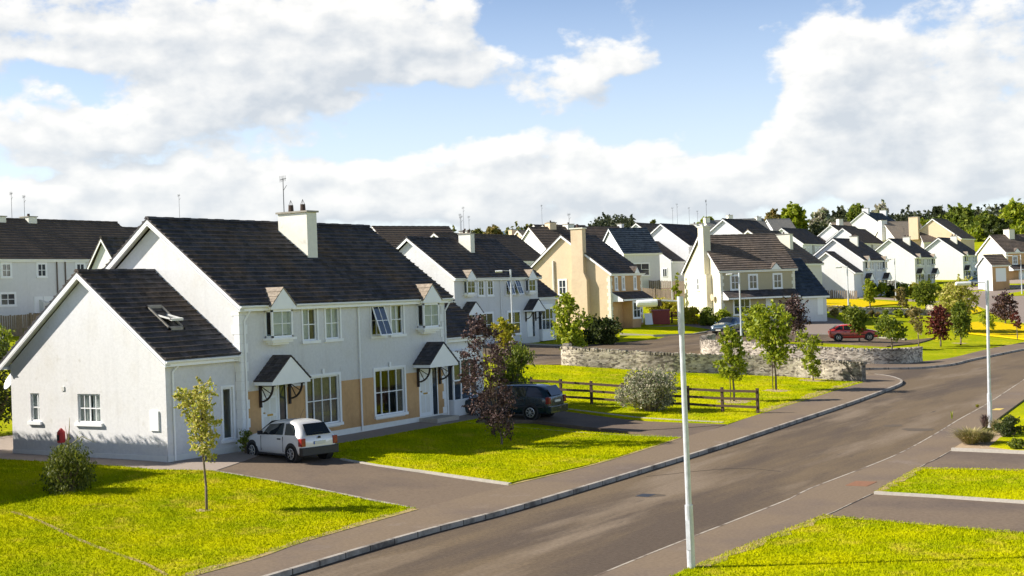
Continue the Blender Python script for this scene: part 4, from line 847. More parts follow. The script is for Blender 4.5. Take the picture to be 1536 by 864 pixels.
def gabled(name, label, x, y, z, rot=0, L=10, W=8.2, H=4.9, xr=None, pitch=.74, wall='bright_render', rm='roof_mid', chims=(), wins=(), gable_wins=(), lean=None, group=None, aer=(), quoin=None, dormers=(), door=None, trim='trim', front=None, ext=None, pipes=(), back_h=None, near_eave=None, doors=()):
    """plain two-storey gabled house. near front corner at origin, front faces +x, ridge along y. xr = ridge offset"""
    root = empty(name, (x, y, z), rot, label, 'house', group); xr = -W/2 if xr is None else xr; zr = H+.1-xr*pitch+.2; bh = back_h if back_h is not None else H; DEEP = -2.2
    body = MB(); body.poly([(-W, 0, DEEP), (-W, L, DEEP), (-W, L, bh), (-W, 0, bh)])
    for yy in (0, L): body.poly([(0, yy, DEEP), (-W, yy, DEEP), (-W, yy, bh), (xr, yy, zr-.22), (0, yy, H)])
    if front is None: body.poly([(0, 0, DEEP), (0, L, DEEP), (0, L, H), (0, 0, H)])
    body.build('walls', M[wall], root)
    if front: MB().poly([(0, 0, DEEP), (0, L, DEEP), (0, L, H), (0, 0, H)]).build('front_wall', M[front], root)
    rf = gable_roof(root, .25, xr, -W-.25, H+.08, zr, bh+.08, -.25, L+.25, M[rm], False, mt=M[trim])
    for c in chims:
        cx, cy, cw, cl, top = c[:5]; chimney(root, cx-cw/2, cx+cw/2, cy-cl/2, cy+cl/2, H+.3, zr+top, M[c[5] if len(c) > 5 else 'cream_chimney'], rf, 1, near=False, pot_h=.22)
    for (ax, ay, h) in aer: aerial(rf, ax, ay, zr-.1, zr+h)
    for (a, b, c, d) in wins: window(root, 'x', 0, a, b, c, d, (2, 2), .10, True, False)
    for (a, b, c, d) in gable_wins: window(root, '-y', 0, a, b, c, d, (2, 2), .08, True, False)
    for (a, b) in doors: front_door(root, a, b, .1, 2.1, None, False)
    if quoin:
        quoins(root, (0, 0), ((0, 1), (-1, 0)), 0, H-.2, M[quoin]); quoins(root, (0, L), ((0, -1),), 0, H-.2, M[quoin])
    for yc in dormers:
        mb = MB(); zz = H+.08
        for s in (-1, 1): slope(mb, (-.2, yc+s*.62, zz), (.34, yc+s*.62, zz), (-.75, yc, zz+.62), (.34, yc, zz+.62), 3, .02, .03)
        g = mb.build('gablet_roof', M[rm], root); MB().prism([(.28, yc-.55, zz-.05), (.28, yc+.55, zz-.05), (.28, yc, zz+.55)], (.03, 0, 0)).build('gablet_board', M['trim'], g)
    for py_, pc in pipes: MB().tube((.07, py_, -1), (.07, py_, H-.1), .05, n=6).build('downpipe', M[pc], root)
    if lean:      # lean-to roof over the ground floor: y0,y1,proj,z0,z1
        y0, y1, pj, z0, z1 = lean; mb = MB(); slope(mb, (pj, y0, z0), (pj, y1, z0), (0.0, y0, z1), (0.0, y1, z1), 5, .02, .05); l = mb.build('porch_roof', M['roof_dark'], root)
        g = MB(); g.box(pj-.04, pj, y0, y1, z0-.2, z0-.05)
        for yy in (y0, y1-.05): g.prism([(0, yy, z1-.05), (pj, yy, z0-.05), (pj, yy, z0-.24), (0, yy, z0-.24)], (0, .05, 0))
        g.build('porch_fascia', M['trim'], l)
    if ext:       # lower wing on the near gable: depth, x0, x1, eave, pitch, window list
        ed, x0, x1, eh, ep, gw = ext; exr = (x0+x1)/2; ezr = eh+.1+(x0-x1)/2*ep+.15; w = MB()
        w.poly([(x1, -ed, DEEP), (x0, -ed, DEEP), (x0, -ed, eh), (exr, -ed, ezr-.2), (x1, -ed, eh)]); w.poly([(x0, -ed, DEEP), (x0, 0, DEEP), (x0, 0, eh), (x0, -ed, eh)]); w.poly([(x1, -ed, DEEP), (x1, 0, DEEP), (x1, 0, eh), (x1, -ed, eh)])
        w.build('wing_walls', M[wall], root); gable_roof(root, x0+.22, exr, x1-.22, eh+.1, ezr, eh+.1, -ed-.2, -.003, M[rm], False, name='wing_roof')
        for (a, b, c, d) in gw: window(root, '-y', -ed, a, b, c, d, (2, 1), .06, False, False)
    return root
def corner(px, py, D, H):
    """world position of a house corner whose wall top is seen at this direction and distance"""
    d = ray(px, py); return d.x*D, d.y*D, HC+d.z*D-H

# nearest pair
semi('semi_detached_house', 'large white roughcast house pair with tan painted ground floor, nearest to the camera', -33.57, 35.79, 0, L=12.6, near=True, band='tan_paint', openw=(2,))
# second pair down the street
x, y, z = corner(681, 419.5, 104, 4.95)
semi('semi_detached_house', 'white pair of houses with two blue tilted upstairs windows, behind the nearest pair', x, y, z, L=12.3, near=False, openw=(2, 3))
semi_far = [ (1294,391,200,11.2,'white house pair with lower gabled wing in front, leftmost of three','roof_dark',None,(True,False)),
             (1372,386.5,236,12.2,'white house pair with stone coloured ground floor, middle of three white pairs','roof_dark','stone_grey_render',(False,False)),
             (1444,383,256,12.2,'white house pair with stone coloured ground floor, rightmost of three white pairs','roof_dark','stone_grey_render',(False,False))]
for px, py, D, L, lab, rm, band, ex in semi_far:
    x, y, z = corner(px, py, D, 5.0); semi('semi_detached_house', lab, x, y, z, L=L, near=False, band=band, wall='bright_render', rm=rm, ext=ex, group='white pairs of houses beyond the meadow')
# beige detached house with the chimney on its gable
W3 = [(.9,1.35,3.2,4.35),(2.3,2.75,3.2,4.35),(4.7,5.15,3.2,4.35)]
x, y, z = corner(915, 411, 125, 4.65)
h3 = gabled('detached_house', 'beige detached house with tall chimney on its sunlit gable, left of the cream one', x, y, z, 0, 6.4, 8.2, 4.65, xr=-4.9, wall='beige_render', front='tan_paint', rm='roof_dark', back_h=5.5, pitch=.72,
    wins=W3, gable_wins=[(-5.4,-4.6,2.9,4.3)], lean=(.3,6.5,1.1,2.35,3.0), quoin='quoin_cream', dormers=(4.9,), aer=((-4.4,.6,1.9),))
c = MB(); c.box(-3.75, -2.15, -.55, -.002, -2, 4.2); c.prism([(-3.75,-.55,4.2),(-2.15,-.55,4.2),(-2.45,-.55,4.9),(-3.65,-.55,4.9)], (0,.548,0)); c.box(-3.65, -2.45, -.55, .12, 4.9, 8.9); c.build('chimney', M['beige_render'], h3)
MB().box(-3.75, -2.35, -.63, .20, 8.9, 9.0).build('chimney_cap', M['cream_chimney'], h3); MB().tube((-3.1,-.22,9.0),(-3.1,-.22,9.35),.13,.11).build('chimney_pot', M['clay'], h3)
MB().tube((-5.9,-.08,1.0),(-5.9,-.08,6.1),.09,n=8).build('soil_pipe', M['trim_dull'], h3)
b = MB(); b.box(.0,.95,2.3,4.0,-.5,2.15); b.build('porch_bay', M['tan_paint'], h3); window(h3,'x',.95,2.5,3.9,.55,2.0,(2,2),.1,True,False); front_door(h3,4.6,5.4,.05,2.0,None,False); window(h3,'x',0,5.7,6.2,.9,2.0,(1,1),.06,True,False)
# cream detached house turned a little from the street
x, y, z = corner(1080, 407, 134, 4.75)
W7 = [(1.1,1.92,2.95,4.3),(3.0,3.85,2.95,4.3),(5.6,6.45,2.95,4.3)]
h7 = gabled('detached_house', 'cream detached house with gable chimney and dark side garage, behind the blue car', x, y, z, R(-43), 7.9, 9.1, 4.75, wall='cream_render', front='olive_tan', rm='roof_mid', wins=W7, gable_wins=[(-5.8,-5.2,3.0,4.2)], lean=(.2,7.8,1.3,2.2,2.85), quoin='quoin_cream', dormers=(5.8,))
c = MB(); c.box(-3.5, -2.0, -.6, -.002, -2, 4.5); c.box(-3.7, -2.4, -.6, .15, 4.5, 9.2); c.build('chimney', M['cream_render'], h7); MB().box(-3.77, -2.33, -.67, .22, 9.2, 9.3).build('chimney_cap', M['cream_chimney'], h7); aerial(h7,-3.0,.1,9.2,11.8)
window(h7,'x',0,1.3,3.0,.5,2.0,(3,2),.08,True,False); front_door(h7,4.7,5.5,.05,2.05,None,False)
g = MB(); g.prism([(-4.6,7.9,-1),(1.0,7.9,-1),(1.0,7.9,2.0),(-4.6,7.9,5.5)], (0,2.8,0)); g.build('garage_walls', M['bright_render'], h7)
mb = MB(); slope(mb,(1.25,7.91,2.05),(1.25,10.95,2.05),(-4.6,7.91,5.9),(-4.6,10.95,5.9),12); slope(mb,(-9.1,7.91,2.6),(-9.1,10.95,2.6),(-4.6,7.91,5.9),(-4.6,10.95,5.9),8); g = mb.build('garage_roof', M['slate'], h7); MB().box(1.23,1.30,7.95,10.9,1.85,2.02).build('gutter', M['trim'], g)
MB().box(1.0,1.03,9.7,10.3,.2,1.9).build('garage_door', M['trim'], h7)
for yy in (-.3,): pass
d = MB().tube((-1.45,-.3,2.25),(-1.45,-.02,2.2),.03); d.tube((-1.45,-.34,2.25),(-1.45,-.30,2.25),.35,.30,14); d.build('satellite_dish', M['beige_render'], h7)
# the rest of the estate: (name px py D | rot L W ...)
def H_(lab, px, py, D, H=5.0, **k):
    x, y, z = corner(px, py, D, H); return gabled(k.pop('nm', 'house'), lab, x, y, z, k.pop('rot', 0), H=H, **k)
WW = [(1,1.7,3.2,4.3),(3.1,3.6,3.2,4.3),(7.4,7.9,3.2,4.3),(9.3,10,3.2,4.3),(1.2,2.4,.9,2.1),(9,10.2,.9,2.1)]
x, y, z = corner(-120, 389, 104, 4.9)
h0 = gabled('house', 'white rendered terrace with brown tiled roof behind a board fence at the left edge', x, y, z, 0, 21.4, 8.3, 4.9, wall='bright_render', rm='roof_brown', wins=[(6.7,7.5,3.6,4.6),(9.9,10.7,3.6,4.6),(13.6,14.4,3.6,4.6),(6.5,7.8,1.5,2.4)], pipes=((11.7,'brown_pipe'),(12.5,'brown_pipe')), doors=((9.5,10.3),(10.4,11.2)), chims=((-4.15,9.6,1.0,1.0,.1),(-4.15,12.6,1.0,.8,.15)), aer=((-4.1,11.0,2.0),(-4.1,12.2,1.8)))
H_('white house end with lit gable just visible behind the nearest roof', 178, 406, 100, 4.6, L=5, W=2.9, pitch=1.45, wall='bright_render', rm='roof_dark')
H_('brown tiled house roof showing above the nearest house gable', 210, 391, 128, 5, L=12, W=8, rm='roof_brown', aer=((-4,9,3.3),))
H_('small brown roof end showing between the two nearest pairs', 592, 381, 150, 5, L=10, W=8, rm='roof_brown', rot=R(-20))
H_('white house with long dark brown roof rising behind the second pair', 700, 392, 150, 5, L=17, W=8.2, rm='roof_brown', chims=((-4.1,6,1.1,.9,.3),), aer=((-4.1,5.8,3.0),(-4.1,5.1,2.2),(-4.1,6.9,2.0)), wins=WW)
H_('tan walled house with pale roof far behind the second pair', 801, 372, 235, 5, L=8, W=8, wall='beige_render', rm='roof_tan', chims=((-6.8,1,.9,1,.2,'beige_render'),), rot=R(-18))
H_('white house with blue grey side wall far behind the beige house', 838, 371, 215, 5, L=9, W=9.5, wall='beige_render', front='bright_render', rm='roof_mid', rot=R(-8))
H_('white gabled house with brown roof, just left of the ridge of the beige house', 843, 366, 205, 5, L=9, W=7.5, rm='roof_brown', rot=R(-14), chims=((-3.7,1.5,.8,.8,.4,'quoin_cream'),))
h4 = H_('broad brown roofed white house with a small dormer, directly behind the beige house', 836, 393, 172, 5, L=14, W=12, rm='roof_brown', rot=R(-26), wins=[(12,12.8,3.2,4.4)], chims=((-6,3.2,1.2,1,.5,'beige_render'),(-6,6.0,1.2,1,.3,'cream_chimney')), aer=((-6,1.9,2.8),))
m_ = MB(); m_.box(-.6,.5,13.0,14.8,3.4,5.6); m_.prism([(.5,12.9,5.6),(.5,14.9,5.6),(.5,13.9,6.5)],(-2.4,0,0)); m_.build('dormer', M['bright_render'], h4); window(h4,'x',.5,13.5,14.3,4.2,5.3,(2,2),.06,True,False)
H_('white house with a low black slate roof and bay, right of the beige house', 936, 381, 168, 3.4, L=5.2, W=6, rm='slate', rot=R(-30), wins=[(1.3,3.6,.7,2.2)], pitch=1.0)
H_('white gable with grey brown roof standing behind the large white gables', 987, 361, 235, 5, L=10, W=8, rm='roof_mid', chims=((-7.3,.5,.8,.9,.0,'bright_render'),), group='white gables between beige and cream houses')
h6 = H_('tall white gabled house with a lower gabled wing and red garden toys below', 1033, 369, 196, 5.2, L=15, W=8.4, rm='roof_dark', ext=(4.2,-.8,-8.6,3.0,.72,[(-6.4,-5.1,.8,1.9),(-2.2,-1.5,.9,2.1)]), aer=((-4.2,4,2.4),(-4.2,5.6,3),(-4.2,9.8,2.6),(-4.2,12.8,2.2)), chims=((-4.2,11.6,1,.8,.2),(-4.2,13.6,1,.8,.3)))
H_('small grey house gable with two chimneys on the skyline behind the cream house', 1070, 353, 300, 5, L=5.2, W=8.5, wall='stone_grey_render', rm='roof_pale', rot=R(-45), chims=((-4.2,.2,1.3,1.1,.6,'cream_chimney'),(-4.2,5.6,1.3,1.1,1.0,'cream_chimney')), group='grey roofed houses on the skyline')
H_('pale grey roofed house behind the cream house, left of its lower twin', 1112, 352, 285, 5, L=6.5, W=8.5, wall='bright_render', rm='roof_pale', rot=R(-45), chims=((-4.2,5.6,1.2,1,.3,'cream_chimney'),), group='grey roofed houses on the skyline')
H_('pale grey roofed house behind the cream house, right of its twin', 1164, 351, 300, 5, L=5, W=8.5, wall='bright_render', rm='roof_pale', rot=R(-45), group='grey roofed houses on the skyline')
H_('white gable with long dark roof directly behind the ridge of the cream house', 1128, 362, 190, 5.2, L=12, W=8.2, rm='roof_dark')
h8 = H_('pale cream house with big chimney and bay windows behind the cream one', 1190, 396, 160, 5.2, L=9.5, W=10.6, wall='pale_cream', rm='roof_mid', chims=((-3.0,5.2,1.9,1.0,-.6,'quoin_cream'),), lean=(.1,4.4,1.0,2.3,2.9), wins=[(.8,1.4,3.2,4.4),(2.1,2.7,3.2,4.4)], dormers=(1.2,), quoin='quoin_cream')
for px, py, D, L, lab, rm in ((1204,366,276,14,'white house with blue grey shaded side and dark roof, left behind meadow row','roof_dark'), (1294.6,365,292,15,'white house with brown black roof directly behind the meadow row','roof_mid')):
    H_(lab, px, py, D, 5.0, L=L, W=8.4, rm=rm, wins=WW, pipes=((5.6,'brown_pipe'),(6.3,'brown_pipe')))
H_('white gabled house with long grey brown roof below the big ridge house', 1272, 357, 345, 5, L=19, W=8.6, rm='roof_brown', ext=(5,-4.5,-10,3.5,.72,[]))
H_('grey brown roofed house with one pale chimney on the skyline', 1262, 357, 365, 5, L=5, W=11, rm='roof_tan', rot=R(-45), chims=((-3.8,1.6,1.6,1.2,.7,'cream_chimney'),))
H_('big white house with two chimneys standing highest on the hill', 1321.5, 337, 385, 5.6, L=20, W=9.6, rm='slate', chims=((-4.6,1.8,1.8,1.3,.9,'bright_render'),(-4.6,18,1.8,1.3,.9,'bright_render')))
H_('grey gabled house with tan roof below the big hilltop house', 1345, 361, 318, 5.2, L=8.5, W=11.5, wall='stone_grey_render', rm='roof_tan', rot=R(-45), chims=((-5.7,-.2,1.5,1.4,.3,'bright_render'),))
H_('small dark roofed grey gable tucked between the hill house and the meadow row', 1386, 364, 300, 4, L=6, W=7.5, wall='stone_grey_render', rm='roof_mid', rot=R(-60))
H_('beige gabled house with a wide chimney in front of the wood', 1441, 358, 300, 5, L=9, W=11.5, wall='beige_render', rm='roof_mid', chims=((-9.5,-.5,2.0,1.4,.5,'beige_render'),), rot=R(-4))
x, y, z = corner(1509, 379, 226, 5)
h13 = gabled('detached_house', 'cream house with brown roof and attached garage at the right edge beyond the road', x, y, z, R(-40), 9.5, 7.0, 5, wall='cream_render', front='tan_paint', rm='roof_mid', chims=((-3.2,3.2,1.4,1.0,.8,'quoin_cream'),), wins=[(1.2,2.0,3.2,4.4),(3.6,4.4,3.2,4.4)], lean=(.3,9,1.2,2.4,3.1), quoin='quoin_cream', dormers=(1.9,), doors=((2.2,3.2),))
x, y, z = corner(1488, 398.5, 216, 2.5)
gabled('garage', 'small white garage with catslide brown roof beside the cream house at the right', x, y, z, R(-40), 3.0, 3.4, 2.5, wall='bright_render', front='tan_paint', rm='roof_brown', pitch=.8, doors=((.6,2.4),))['category'] = 'garage'
H_('pale blue roofed farm building half hidden in the wood', 1452, 352, 480, 3, L=14, W=10, wall='bright_render', rm='roof_pale', rot=R(-30), nm='farm_building')

# ------------------------------------------------------------------ vegetation
def leaves_mesh(name, C, size, m, parent=None, aspect=.62, kind=None, droop=0):
    """C: (n,3) leaf centres; each leaf a small folded blade turned at random"""
    n = len(C); a = RNG.normal(size=(n, 3)); a /= np.linalg.norm(a, axis=1, keepdims=True); b = RNG.normal(size=(n, 3)); b -= (b*a).sum(1, keepdims=True)*a; b /= np.linalg.norm(b, axis=1, keepdims=True)
    if droop: a[:, 2] -= droop; a /= np.linalg.norm(a, axis=1, keepdims=True)
    s = size*RNG.uniform(.6, 1.25, (n, 1)); nn = np.cross(a, b)
    V = np.stack([C-a*s, C+b*s*aspect+nn*s*.15, C+a*s, C-b*s*aspect+nn*s*.15], 1).reshape(-1, 3)
    me = bpy.data.meshes.new(name); me.vertices.add(4*n); me.vertices.foreach_set('co', V.ravel()); me.loops.add(4*n); me.loops.foreach_set('vertex_index', np.arange(4*n, dtype=np.int32))
    me.polygons.add(n); me.polygons.foreach_set('loop_start', np.arange(0, 4*n, 4, dtype=np.int32)); me.update(calc_edges=True); me.validate(); me.materials.append(m)
    o = bpy.data.objects.new(name, me); col.objects.link(o)
    if parent: o.parent = parent
    if kind: o['kind'] = kind
    return o
def clump_points(n, centres, radii, squash=.8, twig=.7):
    """leaf positions: along short twigs that fan out of each clump, plus a loose fill"""
    centres = np.array(centres, float); radii = np.array(radii, float); w = radii**2; k = RNG.choice(len(centres), n, p=w/w.sum())
    d = RNG.normal(size=(n, 3)); d /= np.linalg.norm(d, axis=1, keepdims=True); r = radii[k]*RNG.uniform(.35, 1, n)**.6
    P = centres[k]+d*r[:, None]*np.array([1, 1, squash])
    nt = 9; td = RNG.normal(size=(len(centres), nt, 3)); td[:, :, 2] = td[:, :, 2]*.8+.35; td /= np.linalg.norm(td, axis=2, keepdims=True); tl = RNG.uniform(.8, 1.65, (len(centres), nt))
    m_ = RNG.random(n) < twig; q = RNG.integers(0, nt, n); t = RNG.uniform(.1, 1, n)**.7
    Q = centres[k]+td[k, q]*(radii[k]*tl[k, q]*t)[:, None]+RNG.normal(0, 1, (n, 3))*(radii[k]*.13*(1.25-t))[:, None]
    P[m_] = Q[m_]; return P
def tree(name, label, cat, pos, h, trunk_h, cw, m, n=2500, leaf=.09, trunk=.05, clumps=14, shape='round', group=None, lean=(0, 0), stake=False, profile=None, asym=0, bark='bark', squash=.8, cr=.30):
    """pos=(x,y,z) foot; crown from trunk_h to h, width cw"""
    x, y, z = pos; root = empty(name, (x, y, z), RNG.uniform(0, 6), label, cat, group); root.rotation_euler.z = 0
    ch = h-trunk_h; cs = []; rs = []
    for i in range(clumps):
        t = (i+.5)/clumps; 
        if profile: wv = np.interp(t, [p[0] for p in profile], [p[1] for p in profile])
        elif shape == 'round': wv = math.sin(math.pi*min(.97, t*.9+.09))**.7
        elif shape == 'cone': wv = (1-t)**.7*min(1, t*6+.3)
        elif shape == 'vase': wv = (.25+.75*t)*(1 if t < .85 else .8)
        else: wv = .8
        a = i*2.4+RNG.uniform(-.5, .5); rad = cw/2*wv*RNG.uniform(.35, .80)
        r_ = cw*cr*RNG.uniform(.65, 1.2)*(.55+.45*wv)
        cs.append((math.cos(a)*rad+lean[0]*t+asym*wv*.3, math.sin(a)*rad+lean[1]*t, trunk_h+ch*t)); rs.append(min(r_, ch*.3))
    tb = MB(); top = Vector((lean[0]*.7, lean[1]*.7, trunk_h+ch*.75)); p0 = Vector((0, 0, -.2)); pm = Vector((lean[0]*.1+RNG.uniform(-.03, .03)*h*.3, RNG.uniform(-.03, .03)*h*.3, trunk_h))
    tb.path([p0, pm*.5+Vector((.01*h, 0, 0)), pm, (pm+top)/2, top], [trunk*1.25, trunk, trunk*.8, trunk*.5, trunk*.15], 8)
    for c, r_ in zip(cs, rs):
        c = Vector(c); s0 = pm.lerp(top, max(0, min(.85, (c.z-trunk_h)/ch-.18))); mid = s0.lerp(c, .5)+Vector((0, 0, -.04*h*RNG.uniform(0, 1)))
        tb.path([s0, mid, c], [trunk*.34, trunk*.24, trunk*.08], 5)
        for k in range(3): e = c+Vector(RNG.normal(size=3).tolist())*r_*.55; tb.tube(mid.lerp(c, .7), e, trunk*.09, trunk*.03, 4, cap=False)
    tb.build('trunk', M[bark], root, smooth=True)
    leaves_mesh('crown', clump_points(n, cs, rs, squash), leaf, M[m], root)
    if stake: MB().tube((-.12, -.1, -.1), (-.12, -.1, trunk_h*.95+.1), .025).build('stake', M['fence'], root)
    return root
def bush(name, label, cat, pos, w, d, h, m, n=2500, leaf=.07, group=None, clumps=16, rot=0, twigs=True, droop=0, low=.12):
    root = empty(name, pos, rot, label, cat, group); cs = []; rs = []
    for i in range(clumps):
        t = RNG.uniform(low, .86); a = RNG.uniform(0, 6.28); k = math.sqrt(max(.05, 1-(t-.25)**2*1.5))*RNG.uniform(.15, .78)
        cs.append((math.cos(a)*w/2*k, math.sin(a)*d/2*k, h*t)); rs.append(min(w, d, h)*RNG.uniform(.2, .34))
    tb = MB()
    for c in cs: tb.path([(0, 0, -.15), Vector(c)*.55+Vector((0, 0, -.02)), c], [.025*h, .018*h, .006*h], 5)
    tb.build('stems', M['bark'], root); leaves_mesh('foliage', clump_points(n, cs, rs, .85, .3), leaf, M[m], root, droop=droop)
    return root
def hh(px, py_top, pos):      # height of something standing at pos whose top is seen at py_top
    D = math.hypot(pos[0], pos[1]); return HC+ray(px, py_top).z*D-pos[2]
def mpp(pos): return math.hypot(pos[0], pos[1])/FPX      # metres per pixel at that spot

def photo_tree(label, cat, bx, by, tx, ty, cw_px, crown_bot, m, **k):
    """foot at direction (bx,by) on the ground, top at ty, crown bottom at crown_bot, crown width in pixels"""
    p = GP(bx, by); h = hh(tx, ty, p); th = hh(bx, crown_bot, p); s = mpp(p); side = Vector((math.cos(HEAD), -math.sin(HEAD), 0))*(tx-bx)*s
    return tree(k.pop('nm', 'young_tree'), label, cat, p, h, max(.15, th), cw_px*s, m, lean=(side.x, side.y), **k)
G1 = 'young trees on the green'
photo_tree('small lime green sapling standing in the front lawn nearest the camera', 'tree', 310, 766, 299, 581, 88, 690, 'lf_lime', n=4200, leaf=.044, trunk=.032, clumps=17, shape='vase', cr=.20, nm='sapling')
photo_tree('copper leaved tree on the lawn in front of the dark estate car', 'tree', 752, 667, 722, 478, 104, 648, 'lf_purple', n=9500, leaf=.046, trunk=.04, clumps=30, profile=[(0,.35),(.15,.6),(.5,1),(.75,.8),(.9,.35),(1,.2)], cr=.17, nm='copper_tree', squash=1.1)
photo_tree('bright green young maple in front of the dark bush and stone wall', 'tree', 861, 543, 853, 446, 62, 520, 'lf_green', n=2600, leaf=.12, trunk=.06, clumps=16, cr=.24, group=G1)
photo_tree('upright young maple with a stake just behind the rail fence', 'tree', 1101, 602, 1099, 494, 54, 567, 'lf_green', n=2600, leaf=.085, trunk=.05, clumps=16, stake=True, cr=.24, group=G1, profile=[(0,.5),(.2,1),(.5,.8),(.8,.5),(1,.25)])
photo_tree('broad crowned young maple on the green in front of the stone wall', 'tree', 1164, 585, 1158, 462, 76, 543, 'lf_green', n=4200, leaf=.095, trunk=.05, clumps=22, stake=True, cr=.22, group=G1, profile=[(0,.3),(.3,.6),(.55,1),(.8,.9),(1,.5)])
photo_tree('thin young tree with spreading top near the right end of the stone wall', 'tree', 1219, 571, 1216, 505, 50, 562, 'lf_green', n=1700, leaf=.085, trunk=.045, clumps=13, cr=.20, group=G1, profile=[(0,.25),(.5,.5),(.8,1),(1,.7)])
photo_tree('green young tree just behind the curved wall and in front of the cream house', 'tree', 1134, 513, 1136, 459, 46, 500, 'lf_green', n=2200, leaf=.12, trunk=.06, clumps=12, group=G1)
photo_tree('dark purple leaved tree by the garage of the cream house', 'tree', 1193, 511, 1190, 449, 42, 494, 'lf_purple', n=2200, leaf=.11, trunk=.06, clumps=14, group=G1, nm='copper_tree')
photo_tree('leafy green tree in front of the red car', 'tree', 1289, 512, 1285, 465, 46, 498, 'lf_mid', n=2200, leaf=.12, trunk=.07, clumps=13, group=G1, shape='vase')
photo_tree('loose green young tree just right of the red car above the curved wall', 'tree', 1338, 521, 1330, 476, 50, 508, 'lf_mid', n=1900, leaf=.11, trunk=.06, clumps=14, group=G1, cr=.2)
photo_tree('thin sparse young tree above the right end of the curved wall', 'tree', 1378, 519, 1374, 460, 26, 500, 'lf_autumn', n=900, leaf=.10, trunk=.045, clumps=10, group=G1, cr=.25)
photo_tree('dark red leaved round tree on the green at the right', 'tree', 1411, 517, 1410, 462, 38, 504, 'lf_red', n=3000, leaf=.11, trunk=.06, clumps=16, nm='red_leaved_tree')
photo_tree('dark green young tree in front of the large lime one', 'tree', 1441, 515, 1440, 454, 36, 502, 'lf_mid', n=3200, leaf=.11, trunk=.06, clumps=16)
photo_tree('large lime green tree beside the bend of the far road', 'tree', 1436, 497, 1438, 423, 54, 486, 'lf_lime', n=4200, leaf=.15, trunk=.1, clumps=20, nm='tree')
photo_tree('small thin tree right of the right lamp post', 'tree', 1484, 502, 1479, 468, 24, 490, 'lf_green', n=900, leaf=.09, trunk=.04, clumps=9)
photo_tree('purple black leaved tree against the far road at the right edge', 'tree', 1508, 485, 1506, 442, 34, 478, 'lf_purple', n=2400, leaf=.12, trunk=.07, clumps=15, nm='copper_tree')
photo_tree('small reddish sapling at the right edge of the picture', 'tree', 1526, 507, 1524, 469, 22, 492, 'lf_red', n=700, leaf=.09, trunk=.04, clumps=9, cr=.2, nm='sapling')
photo_tree('slim lime green tree rooted in the yellow meadow', 'tree', 1305, 459, 1303, 421, 20, 452, 'lf_green', n=1400, leaf=.16, trunk=.08, clumps=10)
photo_tree('tiny green sapling alone in the yellow meadow', 'tree', 1234.5, 455, 1234.5, 440, 8, 453, 'lf_green', n=500, leaf=.12, trunk=.05, clumps=6, nm='sapling')
photo_tree('brownish young tree between the lamp post and the round green tree in the meadow', 'tree', 1354, 466, 1352, 433, 20, 460, 'lf_autumn', n=1100, leaf=.15, trunk=.07, clumps=9)
photo_tree('round green tree at the right end of the meadow', 'tree', 1389, 462, 1388, 425, 40, 456, 'lf_mid', n=2600, leaf=.17, trunk=.1, clumps=13)
photo_tree('small green tree beside the corner of the beige house', 'tree', 969, 443, 970, 415, 17, 438, 'lf_mid', n=1200, leaf=.13, trunk=.08, clumps=8)
photo_tree('narrow climbing green shrub at the left edge of the cream gable', 'tree', 1018, 462, 1017, 408, 11, 458, 'lf_green', n=1300, leaf=.12, trunk=.06, clumps=9)
photo_tree('pale pink flowering lime tree in front of the second pair of houses', 'tree', 757, 530, 756, 478, 34, 522, 'lf_yel', n=2300, leaf=.10, trunk=.05, clumps=13)
# bushes
p = GP(104, 737); bush('weeping_shrub', 'dark green weeping shrub on the lawn below the gable windows', 'shrub', p, 84*mpp(p), 84*mpp(p), hh(104, 671, p), 'lf_weep', n=6500, leaf=.045, droop=1.2, low=.05, clumps=26)
w = MB(); w.path([(0,0,1.2),(.1,0,1.9),(.12,0,2.15)],[.02,.012,.004],5); w.path([(0,0,1.3),(.5,.1,1.6),(.95,.2,1.42)],[.02,.012,.004],5); w.path([(0,0,1.5),(-.2,.1,1.9)],[.012,.004],5)
tw = w.build('bare_twigs', M['straw'], None); tw.parent = [o for o in bpy.data.objects if o.name == 'weeping_shrub'][0]
p = atz(93, 690, -.1); f = empty('bird_feeder', (p[0], p[1], T(p[0],p[1])), 0, 'small red lantern shaped feeder on a post behind the weeping shrub', 'bird feeder')
MB().tube((0,0,0),(0,0,.55),.02).build('post', M['fence'], f); MB().tube((0,0,.5),(0,0,.85),.14,.14,10).build('body', M['fluor_red'], f); MB().tube((0,0,.85),(0,0,1.0),.15,.03,10).build('lid', M['fluor_red'], f); MB().box(-.05,.05,-.15,-.135,.58,.78).build('opening', M['bumper'], f)
p = GP(976, 617); bush('willow_bush', 'large rounded silvery pink dappled bush in front of the rail fence', 'shrub', p, 100*mpp(p), 92*mpp(p), hh(976, 556, p), 'lf_grey', n=12000, leaf=.055, clumps=30)
p = GP(768, 606); bush('weeping_willow', 'dark drooping green shrub behind the copper leaved tree', 'shrub', p, 70*mpp(p), 60*mpp(p), hh(768, 517, p), 'lf_mid', n=4500, leaf=.08, droop=1.5, clumps=20)
p = GP(905, 515); bush('laurel_bush', 'big dark green bush at the corner of the beige house', 'shrub', p, 74*mpp(p), 60*mpp(p), hh(905, 477, p), 'lf_dark', n=6000, leaf=.11, clumps=24)
p = GP(626, 631); bush('potted_bush', 'dark bushy plant in a pot left of the second front door', 'shrub', p, .62, .5, 1.15, 'lf_dark', n=900, leaf=.05)
p = GP(673, 623); bush('potted_plant', 'low dark plant in a tub right of the second front door step', 'shrub', p, .6, .5, .45, 'lf_dark', n=500, leaf=.05)
p = GP(358, 681); bush('potted_plant', 'small grey green potted plant at the house corner behind the silver car', 'shrub', (-33.1, 35.4, 0), .6, .5, .8, 'lf_mid', n=500, leaf=.05)
